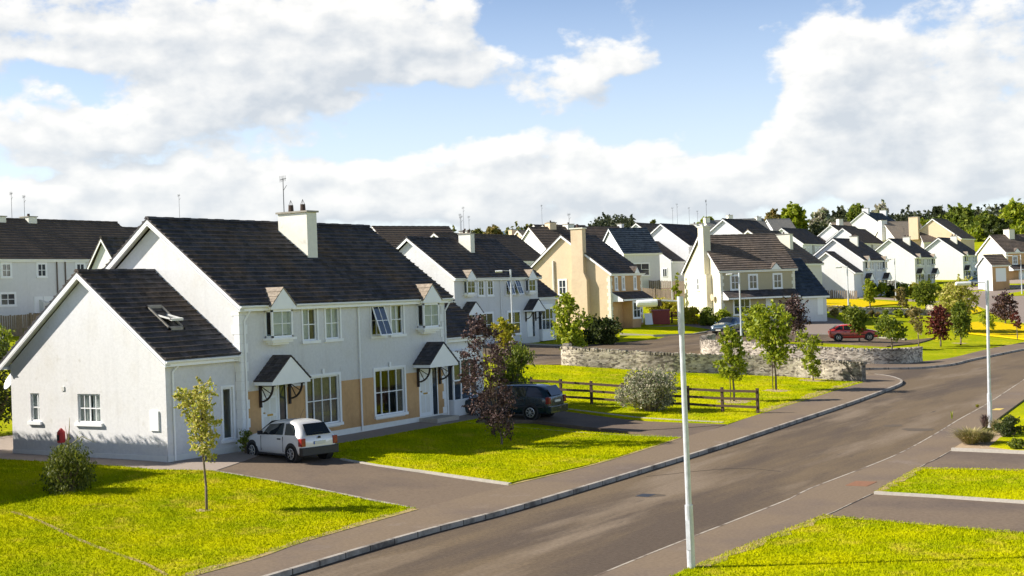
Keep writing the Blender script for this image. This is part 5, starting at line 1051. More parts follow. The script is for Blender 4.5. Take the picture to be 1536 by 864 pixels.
p = GP(8, 600); bush('tall_shrub', 'tall dark green shrub at the left edge behind the satellite dish', 'shrub', atz(-22, 650, .25), 3.4, 3.4, 4.3, 'lf_dark', n=7000, leaf=.08, clumps=30)
p = atz(18, 560, 1.0); bush('golden_shrub', 'yellow green bush under the board fence at the left edge', 'shrub', atz(0, 560, 1.4), 3.6, 3, 2.6, 'lf_green', n=5000, leaf=.10, clumps=18)
hedge = 'hedge bushes along the front of the cream house'
for i, (px, py, w_, top, m_) in enumerate([(985,474,26,447,'lf_yel'),(1008,476,26,450,'lf_yel'),(1038,485,30,461,'lf_yel'),(1062,487,26,463,'lf_mid'),(1084,487,24,466,'lf_green')]):
    p = GP(px, [472,473,484,487,488][i]); bush('hedge_bush', ['yellow flowering bush above the red tank','yellow green bush between the near lamp post and the red tank','pale hedge bush at the foot of the cream gable','dark hedge bush by the bonnet of the blue car','green hedge bush behind the roof of the blue car'][i], 'bush', p, w_*mpp(p)*1.25, 2.2, hh(px, top, p), m_, n=2200, leaf=.12, group=hedge)
hedge2 = 'clipped hedge row in front of the white pairs'
for i in range(13):
    px = 1222+i*16.5; p = GP(px, 446-i*.2+(2 if i % 2 else 0)); p = GP(px, 444); hb = hh(px, 423+(i*7 % 5), p)
    bush('hedge_bush', '%s bush of the low hedge row in front of the far white houses' % ['leftmost','second','third','fourth','fifth','sixth','seventh','eighth','ninth','tenth','eleventh','twelfth','rightmost'][i], 'bush', p, 21*mpp(p), 2.6, max(1.6, hb), ['lf_mid','lf_green','lf_dark','lf_mid','lf_yel'][i % 5], n=1500, leaf=.17, group=hedge2, clumps=12)
hedge3 = 'low hedge behind the red car'
for i in range(9):
    px = 1215+i*19; p = GP(px, 473+ (i % 3)*1.0); bush('hedge_bush', '%s low bush along the drystone edge behind the red car' % ['leftmost','second','third','fourth','fifth','sixth','seventh','eighth','last'][i], 'bush', p, 22*mpp(p), 1.6, 11*mpp(p)*(1.1 if i < 4 else .8), ['lf_mid','lf_green','lf_autumn'][i % 3], n=700, leaf=.13, group=hedge3, clumps=9)
def shade_hedge(label, x0, x1, y0, y1, h):  # unseen hedge added as a shadow caster for gable foot and lawn
    root = empty('shade_hedge', ((x0+x1)/2, (y0+y1)/2, 0), 0, label, 'hedge'); hx_, hy_ = (x1-x0)/2, (y1-y0)/2
    MB().box(-hx_+.12, hx_-.12, -hy_+.12, hy_-.12, -.3, h-.02).build('shadow_block', M['clay'], root); n = int(2600*(hx_+hy_)); root['kind_'] = 0; del root['kind_']; p = RNG.uniform(-1, 1, (n, 3)); ax = RNG.choice(3, n, p=[.35, .35, .3]); p[np.arange(n), ax] = np.sign(p[np.arange(n), ax])  # solid block added inside so the cast shade gets a clean edge
    p = p*np.array([hx_, hy_, h/2])+np.array([0, 0, h/2])+RNG.normal(0, .03, (n, 3)); leaves_mesh('foliage', p, .06, M['lf_dark'], root)
shade_hedge('tall dark hedge added unseen outside the left edge to shade the foot of the nearest gable', -52, -40.0, 28.0, 29.2, 5.5)
shade_hedge('tall dark hedge added unseen outside the left edge to shade the left lawn', -42.0, -38.5, 14.0, 27.0, 5.35)
tree('garden_tree', 'green garden tree just outside the lower left corner, its shadow on the lawn', 'tree', (-25.6, 13.2, -.3), 4.2, 1.2, 2.6, 'lf_mid', n=1800, leaf=.09)
bush('clipped_shrub', 'dark clipped hedge at the right edge of the planting bed', 'shrub', GP(1516, 652), 2.4, 1.2, .62, 'lf_dark', n=4200, leaf=.035, clumps=24, rot=R(-75))
bush('clipped_shrub', 'low rounded green shrub at the bottom right of the planting bed', 'shrub', GP(1527, 672), .9, .8, .30, 'lf_mid', n=1700, leaf=.03, clumps=14)
bush('heather', 'small dark green mound of heather at the foot of the right lamp post', 'shrub', GP(1479, 652), .52, .5, .26, 'lf_dark', n=1500, leaf=.022, clumps=12)
def tuft(label, pos, w, h, n, m='straw', name='ornamental_grass'):
    mb = MB(); rr_ = random.Random(n)
    for i in range(n):
        a = rr_.uniform(0, 6.28); r_ = w/2*rr_.uniform(.1, 1); b = Vector((math.cos(a)*r_*.35*rr_.random(), math.sin(a)*r_*.35*rr_.random(), 0)); t = Vector((math.cos(a)*r_, math.sin(a)*r_, h*rr_.uniform(.35, 1))); mid = (b+t)/2+Vector((0, 0, h*.25)); s = Vector((-math.sin(a), math.cos(a), 0))*.012
        mb.poly([b-s, b+s, mid+s, mid-s]); mb.poly([mid-s, mid+s, t])
    o = mb.build(name, M[m]); o.location = pos; return tag(o, label, 'plant')
tuft('tan and brown clump of ornamental grass left of the planting bed corner', GP(1456, 665), 1.9, .55, 900)
tuft('second straw coloured grass clump right behind the first, above the pale kerb', GP(1478, 663), 1.3, .42, 500)
tuft('dark red spiky plant at the foot of the right lamp post', GP(1478, 642), .7, .55, 160, 'lf_purple', 'spiky_plant')
tuft('dry straw twigs in the bed right of the right lamp post', GP(1496, 648), 1.1, .5, 260, 'straw', 'dry_plant')
tuft('weed tuft growing in the gutter left of the right lamp post', GP(1466, 611), .35, .16, 60, 'lf_yel', 'weed'); tuft('tiny upright weed in the road edge farther left', GP(1428, 628), .15, .35, 20, 'lf_green', 'weed')
# trees behind the estate
far = [('round pale green tree left of the hill wood behind the second pair',620,366,352,40,520,'lf_far'),('bushy yellow green tree over the second pair chimney',742,362,341,36,420,'lf_autumn'),('grey green round tree behind the second pair roof',795,356,341,26,560,'lf_far'),('olive tree just left of the tan house',716,360,345,28,500,'lf_far'),('yellowish small tree over the pale tan roofs',835,352,340,22,420,'lf_autumn'),
 ('lone thin tree on the skyline left of the white gables',980,345,332,14,420,'lf_far'),('low flat topped tree clump left of the skyline chimneys',1062,356,330,30,430,'lf_green'),('small tree between the two grey roofs',1088,350,334,20,430,'lf_mid'),('dark feathery tree between grey house and lime tree',1130,349,332,22,430,'lf_mid'),
 ('yellow green tree on the skyline left of the tallest one',1160,350,318,26,440,'lf_autumn'),('tall yellow green tree behind the two pale roofs',1192,356,310,46,440,'lf_green'),('sparse airy tree behind the single pale chimney',1235,348,315,34,470,'lf_grey'),
 ('dark blue green tree left of the hill house',1262,346,317,30,520,'lf_fardark'),('broad round green tree nearest the hill house left chimney',1287,350,311,36,470,'lf_mid'),('airy tree showing above the hill house roof',1322,340,309,34,520,'lf_grey'),
 ('tall dark tree crown above the beige gable',1408,352,313,30,470,'lf_fardark'),('big rounded green tree behind the beige gable',1442,366,315,54,430,'lf_mid'),('lime green tree under the big rounded tree',1385,362,336,44,400,'lf_green'),('bright green tree right of the beige gable',1462,382,350,50,360,'lf_green'),
 ('dark green tree left of the far right wood',1480,372,327,50,400,'lf_mid'),('bright tall green tree at the right edge of the wood',1523,372,311,56,380,'lf_green'),('dark green tree above the cream house chimney',1500,372,333,44,360,'lf_dark'),('green tree behind the right chimney of the cream house',1535,385,340,50,330,'lf_green'),('rounded grey green tree at the top of the wood',1495,345,321,40,520,'lf_far'),('brownish tree on the wood skyline',1465,345,323,36,540,'lf_autumn')]
for lab, px, pb, pt, wpx, D, m_ in far:
    s = D/FPX; d = ray(px, pb); z0 = HC+d.z*D; gz = T(d.x*D, d.y*D); zt = HC+ray(px, pt).z*D; zb = min(gz, zt-6)
    tree('tree', lab, 'tree', (d.x*D, d.y*D, zb), zt-zb, max(.8, (zt-zb)*.12), wpx*s, m_, n=3400 if m_ != 'lf_grey' else 1500, leaf=.0017*D, trunk=.22, clumps=22, group='trees on the skyline behind the estate', cr=.25)
def woods(name, pts, D0, D1, m, n, leaf, hmin=5, hmax=12):
    """a far wood that reads as one mass: pts (px, skyline py)"""
    cs = []; rs = []
    for i in range(n):
        px = RNG.uniform(pts[0][0], pts[-1][0]); py = np.interp(px, [p[0] for p in pts], [p[1] for p in pts]); D = RNG.uniform(D0, D1); d = ray(px, py+RNG.uniform(1, 9)); g = T(d.x*D, d.y*D); z1 = HC+d.z*D
        z = RNG.uniform(min(max(g, z1-14), z1-1), z1); cs.append((d.x*D, d.y*D, z)); rs.append(RNG.uniform(.5, 1.0)*D*.008)
    o = leaves_mesh(name, clump_points(n*80, cs, rs, .9), leaf, M[m]); o['kind'] = 'stuff'; tag(o, 'far wood of mixed trees on the hill behind the houses', 'wood'); return o
woods('far_wood', [(1225,338),(1260,326),(1290,322),(1330,334),(1360,322),(1400,324),(1440,324),(1480,324),(1536,316),(1620,312)], 430, 560, 'lf_fardark', 480, .85)
woods('far_wood', [(1340,345),(1380,345),(1420,338),(1470,345),(1536,334),(1620,330)], 380, 440, 'lf_mid', 260, .75)
woods('far_wood', [(600,360),(660,356),(700,352),(760,350),(830,352),(880,352),(960,356),(1050,352)], 560, 760, 'lf_far', 260, 1.2)
woods('hill_wood', [(885,352),(893,340),(905,333),(925,336),(945,333),(957,344),(968,352)], 700, 760, 'lf_fardark', 240, 1.0)

# ------------------------------------------------------------------ walls, fences, posts, cars
def stone_wall(label, pts, h, t=.42, name='stone_wall'):
    line = smooth_line(pts, .35); root = empty(name, (line[0][0], line[0][1], 0), 0, label, 'wall'); body = MB(); cop = MB(); rr_ = random.Random(3); ox, oy = line[0][:2]
    P = [np.array(p) for p in line]; zz = Tn([p[0] for p in P], [p[1] for p in P]); L = []
    for i, p in enumerate(P):
        d = P[min(i+1, len(P)-1)]-P[max(0, i-1)]; d = d/np.linalg.norm(d); L.append((p, np.array([-d[1], d[0]]), d))
    rows = 7; grid = []
    for i, (p, s, d) in enumerate(L):
        r_ = []
        for side in (-1, 1):
            for k in range(rows):
                q = p+s*side*(t/2+rr_.uniform(-.02, .02)); r_.append((q[0]-ox, q[1]-oy, zz[i]-.3+(h+.3)*(k if side < 0 else rows-1-k)/(rows-1)))
        grid.append(r_)
    for g in grid: body.v += g
    m_ = rows*2
    for i in range(len(grid)-1):
        for k in range(m_-1): a = i*m_+k; body.f.append((a, a+1, a+m_+1, a+m_))
    body.f.append(tuple(range(m_))); body.f.append(tuple((len(grid)-1)*m_+k for k in range(m_))[::-1])
    body.build('masonry', M['stone'], root)
    s_ = 0
    while s_ < len(L)-1.01:      # upright coping stones
        i = int(s_); p = P[i]*(1-(s_-i))+P[i+1]*(s_-i); n_, d = L[i][1], L[i][2]; w = rr_.uniform(.08, .15); ht = rr_.uniform(.12, .19); z = zz[i]+h-.01; a = t/2+rr_.uniform(-.03, .03)
        c0 = [(*(p+n_*sg*a-np.array([ox, oy])), z) for sg in (-1, 1)]; q = d*w; pts_ = [Vector(c0[0]), Vector(c0[1]), Vector(c0[1])+Vector((0, 0, ht)), Vector(c0[0])+Vector((0, 0, ht+rr_.uniform(-.03, .03)))]
        cop.prism(pts_, (q[0], q[1], 0)); s_ += (w+.012)/.35
    cop.build('coping_stones', M['stone'], root)
    return root
stone_wall('curved rubble stone wall behind the green, nearest of the two stone walls', gp([(846,546),(870,549),(905,551.5),(950,554),(1010,558),(1100,560),(1180,564),(1240,568),(1296,572)]), .95)
x, y = G(846, 546); w = stone_wall('short pale end return of the near stone wall beside the small road', [(x+.1, y+.1), (x-.9, y+2.6)], 1.06)
a = gp([(1054,528)])[0]; stone_wall('curved stone wall across the side road below the red car', gp([(1070,520),(1059,523),(1055,527),(1066,531),(1110,534),(1180,539),(1240,543),(1300,545.5),(1345,545.5),(1380,542.5)]), .86)
stone_wall('low broken drystone edge along the near side of the yellow meadow', gp([(1230,464),(1270,467),(1320,469),(1380,471),(1422,473)]), .35, .5)
stone_wall('short pink stone wall end behind the dark red tree', gp([(1392,470),(1412,471)]), .8, .4)

def rail_fence():
    A, B = G(842, 603), G(1137, 620); root = empty('rail_fence', (A[0], A[1], 0), 0, 'brown timber post and three rail fence in front of the green', 'fence'); n = 7; zs = []
    P = [(A[0]+(B[0]-A[0])*i/(n-1), A[1]+(B[1]-A[1])*i/(n-1)) for i in range(-1, n)]; P = [(x, y, T(x, y)) for x, y in P]; o_ = Vector((A[0], A[1], 0)); d = (Vector(P[1])-Vector(P[0])); d.z = 0; d.normalize(); s = Vector((-d.y, d.x, 0))
    for p in P:
        q = Vector(p)-o_; m_ = MB(); m_.bar(q+Vector((0, 0, -.3)), q+Vector((0, 0, 1.1)), .11, .11); m_.build('post', M['fence'], root)
    for i in range(len(P)-1):
        for h in (.28, .62, .96):
            m_ = MB(); off = s*-.075; jit = random.uniform(-.015, .015); m_.bar(Vector(P[i])-o_+off+Vector((0, 0, h+jit)), Vector(P[i+1])-o_+off+Vector((0, 0, h-jit)), .035, .11); m_.build('rail', M['fence'], root)
rail_fence()
def board_fence(label, pts, h, name='board_fence', w=.12, m='board', gap=.02):
    line = [np.array(p) for p in smooth_line(pts, w+gap)]; root = empty(name, (line[0][0], line[0][1], 0), 0, label, 'fence'); o_ = line[0]; mb = MB(); rl = MB(); rr_ = random.Random(8); zz = Tn([p[0] for p in line], [p[1] for p in line])
    for i in range(len(line)-1):
        a, b = line[i]-o_, line[i+1]-o_; d = b-a; d /= np.linalg.norm(d)+1e-9; b = a+d*w; n_ = np.array([-d[1], d[0]])*.02*(1 if i % 2 else .3); z0 = zz[i]-.3; z1 = zz[i]+h+rr_.uniform(-.03, .04)
        mb.prism([(a[0]+n_[0], a[1]+n_[1], z0), (b[0]+n_[0], b[1]+n_[1], z0), (b[0]+n_[0], b[1]+n_[1], z1), (a[0]+n_[0], a[1]+n_[1], z1)], (-d[1]*.02, d[0]*.02, 0))
    mb.build('boards', M[m], root)
    for i in range(0, len(line), int(2.4/(w+gap))):
        p = line[i]-o_; MB().box(p[0]-.06, p[0]+.06, p[1]-.06, p[1]+.06, zz[i]-.3, zz[i]+h+.1).build('post', M['fence'] if m != 'board' else M['board'], root)
    return root
board_fence('tall weathered board fence below the white terrace at the left edge', [atD(-60,103,0)[:2], atD(30,104,0)[:2], atD(75,106,0)[:2], atD(120,108,0)[:2]], 1.35)
board_fence('grey board fence, the lower one, between beige and cream houses', [atD(958,147,0)[:2], atD(1025,143,0)[:2]], 1.5)
board_fence('brown board fence, the upper one, below the white house with red toys', [atD(950,172,0)[:2], atD(1030,165,0)[:2]], 1.9)
board_fence('open picket fence behind the yellow meadow', gp([(1200,447),(1240,448),(1286,449)]), 1.15, name='picket_fence', w=.14, gap=.14)
board_fence('small timber fence beside the leftmost far white pair', [atD(1322,214,0)[:2], atD(1345,216,0)[:2]], 1.7)

def lamp_post(label, bx, by, top, arm_px, h=None, base_r=.085, two=True, pos=None):
    p = pos or GP(bx, by); H_ = h or hh(bx, top, p); root = empty('lamp_post', p, 0, label, 'street lamp', 'street lamps')
    MB().tube((0, 0, -.2), (0, 0, 1.25), base_r, base_r*.98, 14).build('base_section', M['galv'], root); lean = (H_-1.2)*.004
    c = MB(); c.tube((0, 0, 1.2), (0, 0, H_-.75), base_r*.74, base_r*.62, 14); c.tube((0, 0, H_-.75), (0, 0, H_), base_r*.80, base_r*.78, 14); c.build('column', M['galv'], root)
    d = MB().box(-.045, .045, -base_r-.006, -base_r+.01, .35, .95).build('access_door', M['galv'], root)
    s = mpp(p); ux = Vector((math.cos(HEAD), -math.sin(HEAD), 0)); L = arm_px*s
    a = MB(); a.tube((0, 0, H_-.10), ux*(-L*.52)+Vector((0, 0, H_-.06)), .019, .019, 8); a.build('arm', M['galv'], root)
    # lantern: a long shallow housing with a bowl below
    e0 = ux*(-L*.50)+Vector((0, 0, H_-.10)); lb = MB(); side = Vector((-ux.y, ux.x, 0)); n = 6
    def ring(t, w, hh_up, hh_dn):
        c_ = e0-ux*(L*.46*t); return [c_+side*(w*math.cos(a_))+Vector((0, 0, (hh_up if math.sin(a_) > 0 else hh_dn)*math.sin(a_))) for a_ in [2*math.pi*i/12 for i in range(12)]]
    prof = [(0, .075, .055, .06), (.02, .09, .065, .085), (.3, .10, .068, .09), (.94, .098, .06, .082), (1.0, .085, .05, .07)]; prev = None
    for q in prof:
        r_ = ring(*q)
        if prev:
            for i in range(12): lb.poly([prev[i], prev[(i+1) % 12], r_[(i+1) % 12], r_[i]])
        else: lb.poly(r_)
        prev = r_
    lb.poly(prev[::-1]); lb.build('lantern', M['lamp_plastic'], root)
    k = MB(); c_ = e0+ux*.02; k.box(c_.x-.05, c_.x+.05, c_.y-.05, c_.y+.05, c_.z-.08, c_.z+.05); k.build('lantern_bracket', M['clay'], root)
    return root
l1 = lamp_post('tall galvanised lamp post in the foreground on the right hand footway', 1037, 850, 444, 68); l1.rotation_euler = (0, R(-.35), 0)
l2 = lamp_post('galvanised lamp post standing in the planting bed near the right edge', 1485, 640, 420, 46); l2.rotation_euler = (0, R(.9), 0)
lamp_post('thin lamp post in front of the second pair of white houses', 770, 526, 404, 24, base_r=.08)
lamp_post('slim lamp post standing beside the blue car', 1112.5, 517, 409, 20, base_r=.09)
lamp_post('slim lamp post behind the red car in front of the meadow hedge', 1273, 466, 399, 18, base_r=.09)
lamp_post('thin lamp post against the white gable behind the meadow', 1344, 449, 387.5, 12, base_r=.09)
lamp_post('thin lamp post on the verge at the far right edge', 1533, 441, 382, 22, base_r=.09)
lamp_post('very thin lamp post in front of the board fences', 1009, 458, 389, 0.5, base_r=.07)

def car(name, label, cat, pos, heading, L, W, H, paint, prof, glass, wheels, wr=.30, rear=None, details=None, scale_w=1, dark=False):
    """prof: stations (x, z_bottom, z_belt, z_top, half_w_belt, half_w_top); x from rear (0) to front (L), y = left +"""
    root = empty(name, pos, heading, label, cat); mb = MB(); rows = []
    for (x, zb, zl, zt, wb, wt) in prof:
        rows.append([(x, 0, zb), (x, wb*.86, zb), (x, wb*.985, zb+.10), (x, wb, (zb+zl)/2), (x, wb*.985, zl-.05), (x, wb*.955, zl), (x, wt+(wb*.955-wt)*.12, zt-(zt-zl)*.14), (x, wt*.86, zt-.012), (x, wt*.45, zt+.008), (x, 0, zt+.012)])
    k = len(rows[0]); full = [[(p[0], -p[1], p[2]) for p in r_[::-1]]+[(p[0], p[1], p[2]) for p in r_] for r_ in rows]
    for r_ in full: mb.v += r_
    m_ = 2*k
    for i in range(len(full)-1):
        for j in range(m_): a = i*m_+j; b = i*m_+(j+1) % m_; mb.f.append((a, b, b+m_, a+m_))
    mb.f.append(tuple(range(m_))); mb.f.append(tuple((len(full)-1)*m_+j for j in range(m_))[::-1])
    me = bpy.data.meshes.new('body'); me.from_pydata(mb.v, [], mb.f); bm = bmesh.new(); bm.from_mesh(me); bmesh.ops.remove_doubles(bm, verts=bm.verts, dist=.0005); bmesh.ops.recalc_face_normals(bm, faces=bm.faces); bm.to_mesh(me); bm.free()
    me.polygons.foreach_set('use_smooth', [True]*len(me.polygons)); body = bpy.data.objects.new('body', me); col.objects.link(body); body.parent = root; me.materials.append(M[paint]); sb = body.modifiers.new('s', 'SUBSURF'); sb.levels = sb.render_levels = 2
    P_ = np.array(prof)
    def surf(x, t, off=.012, s=1):   # point on the greenhouse side, t 0 belt .. 1 roof
        zl, zt, wb, wt = [np.interp(x, P_[:, 0], P_[:, c]) for c in (2, 3, 4, 5)]; w = wb*.955+(wt+(wb*.955-wt)*.12-wb*.955)*t; z = zl+(zt-(zt-zl)*.14-zl)*t; return Vector((x, s*(w+off), z))
    for s in (-1, 1):
        for poly in glass['side']:
            g = MB(); pts = [surf(x, t, .010, s) for x, t in poly]; cen = sum(pts, Vector())/len(pts)
            for i in range(len(pts)): g.poly([pts[i], pts[(i+1) % len(pts)], cen])
            g.build('side_window', M['car_glass'], body)
        for (x0, x1, z) in glass.get('trim', []):
            y = s*(np.interp((x0+x1)/2, P_[:, 0], P_[:, 4])+.008); MB().box(x0, x1, y-.012, y+.012, z-.035, z+.035).build('rub_strip', M['bumper'], body)
        for hx, hz in glass.get('handles', []):
            y = s*(np.interp(hx, P_[:, 0], P_[:, 4])+.012); MB().box(hx-.09, hx+.09, y-.015, y+.015, hz-.022, hz+.022).build('door_handle', M['bumper'], body)
        for dx in glass.get('seams', []):
            zb_, zl_, wb_ = [np.interp(dx, P_[:, 0], P_[:, c]) for c in (1, 2, 4)]; MB().box(dx-.006, dx+.006, s*(wb_-.02), s*(wb_+.004), zb_+.14, zl_-.03).build('door_seam', M['bumper'], body)
        mx = glass['mirror']; y = s*(np.interp(mx[0], P_[:, 0], P_[:, 4])+.09); mm = MB(); mm.box(mx[0]-.05, mx[0]+.07, y-.09, y+.07, mx[1], mx[1]+.13); mm.build('wing_mirror', M[glass.get('mirror_m', 'bumper')], body)
    for nm, key in (('rear_window', 'rear'), ('windscreen', 'front')):
        pts = [Vector(p) for p in glass[key]]; g = MB(); g.poly(pts); g.build(nm, M['car_glass'], body)
    for wx in wheels:
        for s in (-1, 1):
            wy = s*(np.interp(wx, P_[:, 0], P_[:, 4])); a = MB().tube((wx, wy-s*.25, wr+.02), (wx, wy+s*.004, wr+.02), wr+.07, n=28); a.build('wheel_arch', M['bumper'], body)
            t = MB(); n = 28; sec = [(wr*.62, .012), (wr*.80, .03), (wr*.97, .02), (wr, -.02), (wr, -.15), (wr*.9, -.18)]
            for i in range(n):
                a0, a1 = 2*math.pi*i/n, 2*math.pi*(i+1)/n
                for (r1_, o1), (r2_, o2) in zip(sec[:-1], sec[1:]): t.poly([(wx+r*math.cos(a_), wy+s*(o_), wr+r*math.sin(a_)) for r, o_, a_ in ((r1_, o1, a0), (r1_, o1, a1), (r2_, o2, a1), (r2_, o2, a0))])
            ty = t.build('wheel', M['rubber'], body, True)
            rim = MB(); rim.tube((wx, wy-s*.06, wr), (wx, wy-s*.03, wr), wr*.62, n=24); rim.build('wheel_well', M['rubber'], ty)
            sp = MB(); sp.tube((wx, wy-s*.01, wr), (wx, wy+s*.022, wr), wr*.15, n=12); ns = wheels_sp
            for i in range(ns):
                a_ = 2*math.pi*i/ns+.3; c_ = Vector((wx, wy+s*.008, wr)); sp.bar(c_+Vector((math.cos(a_), 0, math.sin(a_)))*wr*.1, c_+Vector((math.cos(a_), 0, math.sin(a_)))*wr*.64, .065, .02)
            for i in range(24):
                a0, a1 = 2*math.pi*i/24, 2*math.pi*(i+1)/24; y0_, y1_ = wy-s*.02, wy+s*.024
                sp.poly([(wx+r*math.cos(a_), y_, wr+r*math.sin(a_)) for r, a_, y_ in ((wr*.58, a0, y1_), (wr*.58, a1, y1_), (wr*.67, a1, y1_-s*.008), (wr*.67, a0, y1_-s*.008))])
            sp.build('rim', M['alloy'], ty)
    for nm, m2, x0, x1, y0, y1, z0, z1 in (details or []):
        d = MB(); d.box(x0, x1, y0, y1, z0, z1); o = d.build(nm, M[m2], body); b = o.modifiers.new('b', 'BEVEL'); b.width = min(.02, abs(x1-x0)*.4, abs(y1-y0)*.4, abs(z1-z0)*.4); b.segments = 2
    return root, body
wheels_sp = 6
def local(root_xy, heading): pass
# ---- silver three door hatchback
hatch = [(0.00,.34,.62,.70,.66,.60),(.06,.24,.86,.90,.765,.62),(.22,.20,.90,1.12,.79,.60),(.50,.19,.90,1.36,.80,.57),(.90,.19,.90,1.41,.805,.58),(1.60,.19,.89,1.42,.81,.58),(2.10,.19,.88,1.36,.81,.57),(2.45,.19,.88,1.17,.81,.60),(2.82,.19,.87,.93,.80,.66),(3.25,.20,.80,.85,.785,.64),(3.55,.22,.70,.75,.74,.60),(3.70,.28,.58,.62,.66,.52),(3.74,.36,.50,.54,.58,.45)]
A = G(446, 693); Bf = G(384, 684)
hx = Vector((Bf[0]-A[0], Bf[1]-A[1], 0)); hd = math.atan2(hx.y, hx.x); print('silver wheelbase', hx.length, math.degrees(hd))
hd = math.atan2(hx.y, hx.x)-R(6); fwd = Vector((math.cos(hd), math.sin(hd), 0)); lft = Vector((-fwd.y, fwd.x, 0)); org = Vector((A[0], A[1], 0))-fwd*.58-lft*.75-Vector((rt.x,rt.y,0))*.2
g_h = dict(side=[[(.42,.10),(1.02,.06),(1.10,.93),(.85,.97),(.62,.90),(.46,.5)],[(1.14,.06),(2.42,.05),(2.10,.90),(1.22,.97)]], handles=[(1.32,.78)], seams=[1.10,2.46], mirror=(2.36,.90),
    rear=[(.035,-.52,.93),(.035,.52,.93),(.33,.47,1.31),(.33,-.47,1.31)], front=[(2.90,-.60,.93),(2.90,.60,.93),(2.16,.50,1.36),(2.16,-.50,1.36)])
sx = (.025, .325)
c1, b1 = car('parked_car', 'silver white three door hatchback parked on the drive of the nearest house', 'car', (org.x, org.y, T(A[0], A[1])-.01), hd, 3.74, 1.62, 1.42, 'silver', hatch, g_h, (.62, 3.05), .29,
  details=[('rear_bumper','bumper',-.07,.14,-.79,.79,.24,.52),('front_bumper','bumper',3.5,3.78,-.66,.66,.22,.46),('number_plate','plate',-.012,.02,-.27,.27,.60,.715),('plate_flag','plate_blue',-.016,.0,.21,.26,.605,.71),('badge','bumper',-.03,.02,-.05,.05,.80,.88),
   ('tail_light','lens_red',-.02,.20,.60,.785,.56,.84),('tail_light','lens_red',-.02,.20,-.785,-.60,.56,.84),('sill_skirt','bumper',1.0,2.7,.76,.80,.19,.26),('sill_skirt','bumper',1.0,2.7,-.80,-.76,.19,.26),('rear_wiper','bumper',.06,.08,-.2,.2,.99,1.01)])
c1.scale = (.94, .94, .96); MB().tube((1.0,.1,1.42),(.75,.1,1.78),.006,n=5).build('aerial', M['bumper'], b1)
pm = MB()
# ---- dark estate
est = [(0.00,.40,.72,.80,.70,.58),(.05,.30,.92,1.0,.80,.62),(.25,.22,.95,1.22,.84,.60),(.55,.20,.96,1.43,.85,.58),(1.2,.20,.95,1.46,.86,.60),(2.3,.20,.94,1.46,.86,.60),(2.75,.20,.93,1.36,.86,.58),(3.15,.20,.92,1.12,.85,.62),(3.5,.20,.90,.97,.84,.68),(4.1,.22,.80,.87,.81,.66),(4.42,.26,.66,.72,.74,.58),(4.5,.34,.55,.60,.64,.5)]
A = G(797, 629.5); Bf = G(717, 619); hx = Vector((Bf[0]-A[0], Bf[1]-A[1], 0)); hd = math.atan2(hx.y, hx.x); hd = R(184); fwd = Vector((math.cos(hd), math.sin(hd), 0)); lft = Vector((-fwd.y, fwd.x, 0)); org = Vector((A[0], A[1], 0))-fwd*.84-lft*.86
wheels_sp = 7
g_e = dict(side=[[(.30,.12),(1.05,.08),(1.05,.94),(.62,.92),(.40,.55)],[(1.12,.08),(1.95,.06),(1.95,.95),(1.12,.95)],[(2.02,.06),(3.0,.04),(2.7,.86),(2.02,.95)]], trim=[(.2,4.1,.55)], handles=[(1.25,.82),(2.15,.82)], seams=[1.1,2.0,3.05], mirror=(2.95,.93),
    rear=[(.0,-.56,1.0),(.0,.56,1.0),(.28,.48,1.40),(.28,-.48,1.40)], front=[(3.5,-.64,.98),(3.5,.64,.98),(2.85,.52,1.40),(2.85,-.52,1.40)])
c2, b2 = car('parked_car', 'dark blue green estate car with roof rails parked behind the copper leaved tree', 'car', (org.x, org.y, T(A[0], A[1])-.01), hd, 4.5, 1.72, 1.46, 'navy', est, g_e, (.88, 3.5), .31,
  details=[('rear_bumper','navy',-.10,.16,-.82,.82,.26,.56),('number_plate','plate',-.03,.02,-.26,.26,.70,.81),('tail_light','lens_red',-.02,.16,.66,.835,.66,.95),('tail_light','lens_red',-.02,.16,-.835,-.66,.66,.95),('roof_rail','bumper',.7,2.6,.52,.55,1.47,1.51),('roof_rail','bumper',.7,2.6,-.55,-.52,1.47,1.51),('front_bumper','navy',4.3,4.54,-.7,.7,.24,.5)])
# ---- blue car seen from its front corner
sal = [(0.0,.38,.75,.80,.68,.58),(.08,.26,.90,.97,.80,.62),(.4,.2,.95,1.22,.86,.60),(.8,.2,.96,1.42,.88,.58),(1.5,.2,.95,1.48,.89,.58),(2.1,.2,.93,1.45,.89,.58),(2.6,.2,.92,1.25,.885,.60),(3.1,.2,.90,.99,.875,.68),(3.7,.2,.84,.91,.86,.70),(4.15,.22,.74,.80,.82,.66),(4.35,.28,.60,.66,.72,.56),(4.40,.36,.5,.55,.62,.5)]
A = G(1080, 503)
hd = math.atan2(-fw.y, -fw.x)-R(33); fwd = Vector((math.cos(hd), math.sin(hd), 0)); org = Vector((A[0], A[1], 0))-fwd*4.1
g_s = dict(side=[[(.62,.1),(1.25,.08),(1.25,.94),(.95,.9)],[(1.32,.08),(2.0,.06),(2.0,.95),(1.32,.95)],[(2.06,.06),(2.85,.05),(2.4,.86),(2.06,.95)]], handles=[(1.4,.82),(2.2,.82)], seams=[1.3,2.03,2.95], mirror=(2.75,.95), mirror_m='blue',
    rear=[(.16,-.54,1.02),(.16,.54,1.02),(.66,.48,1.40),(.66,-.48,1.40)], front=[(3.18,-.66,1.0),(3.18,.66,1.0),(2.30,.52,1.44),(2.30,-.52,1.44)])
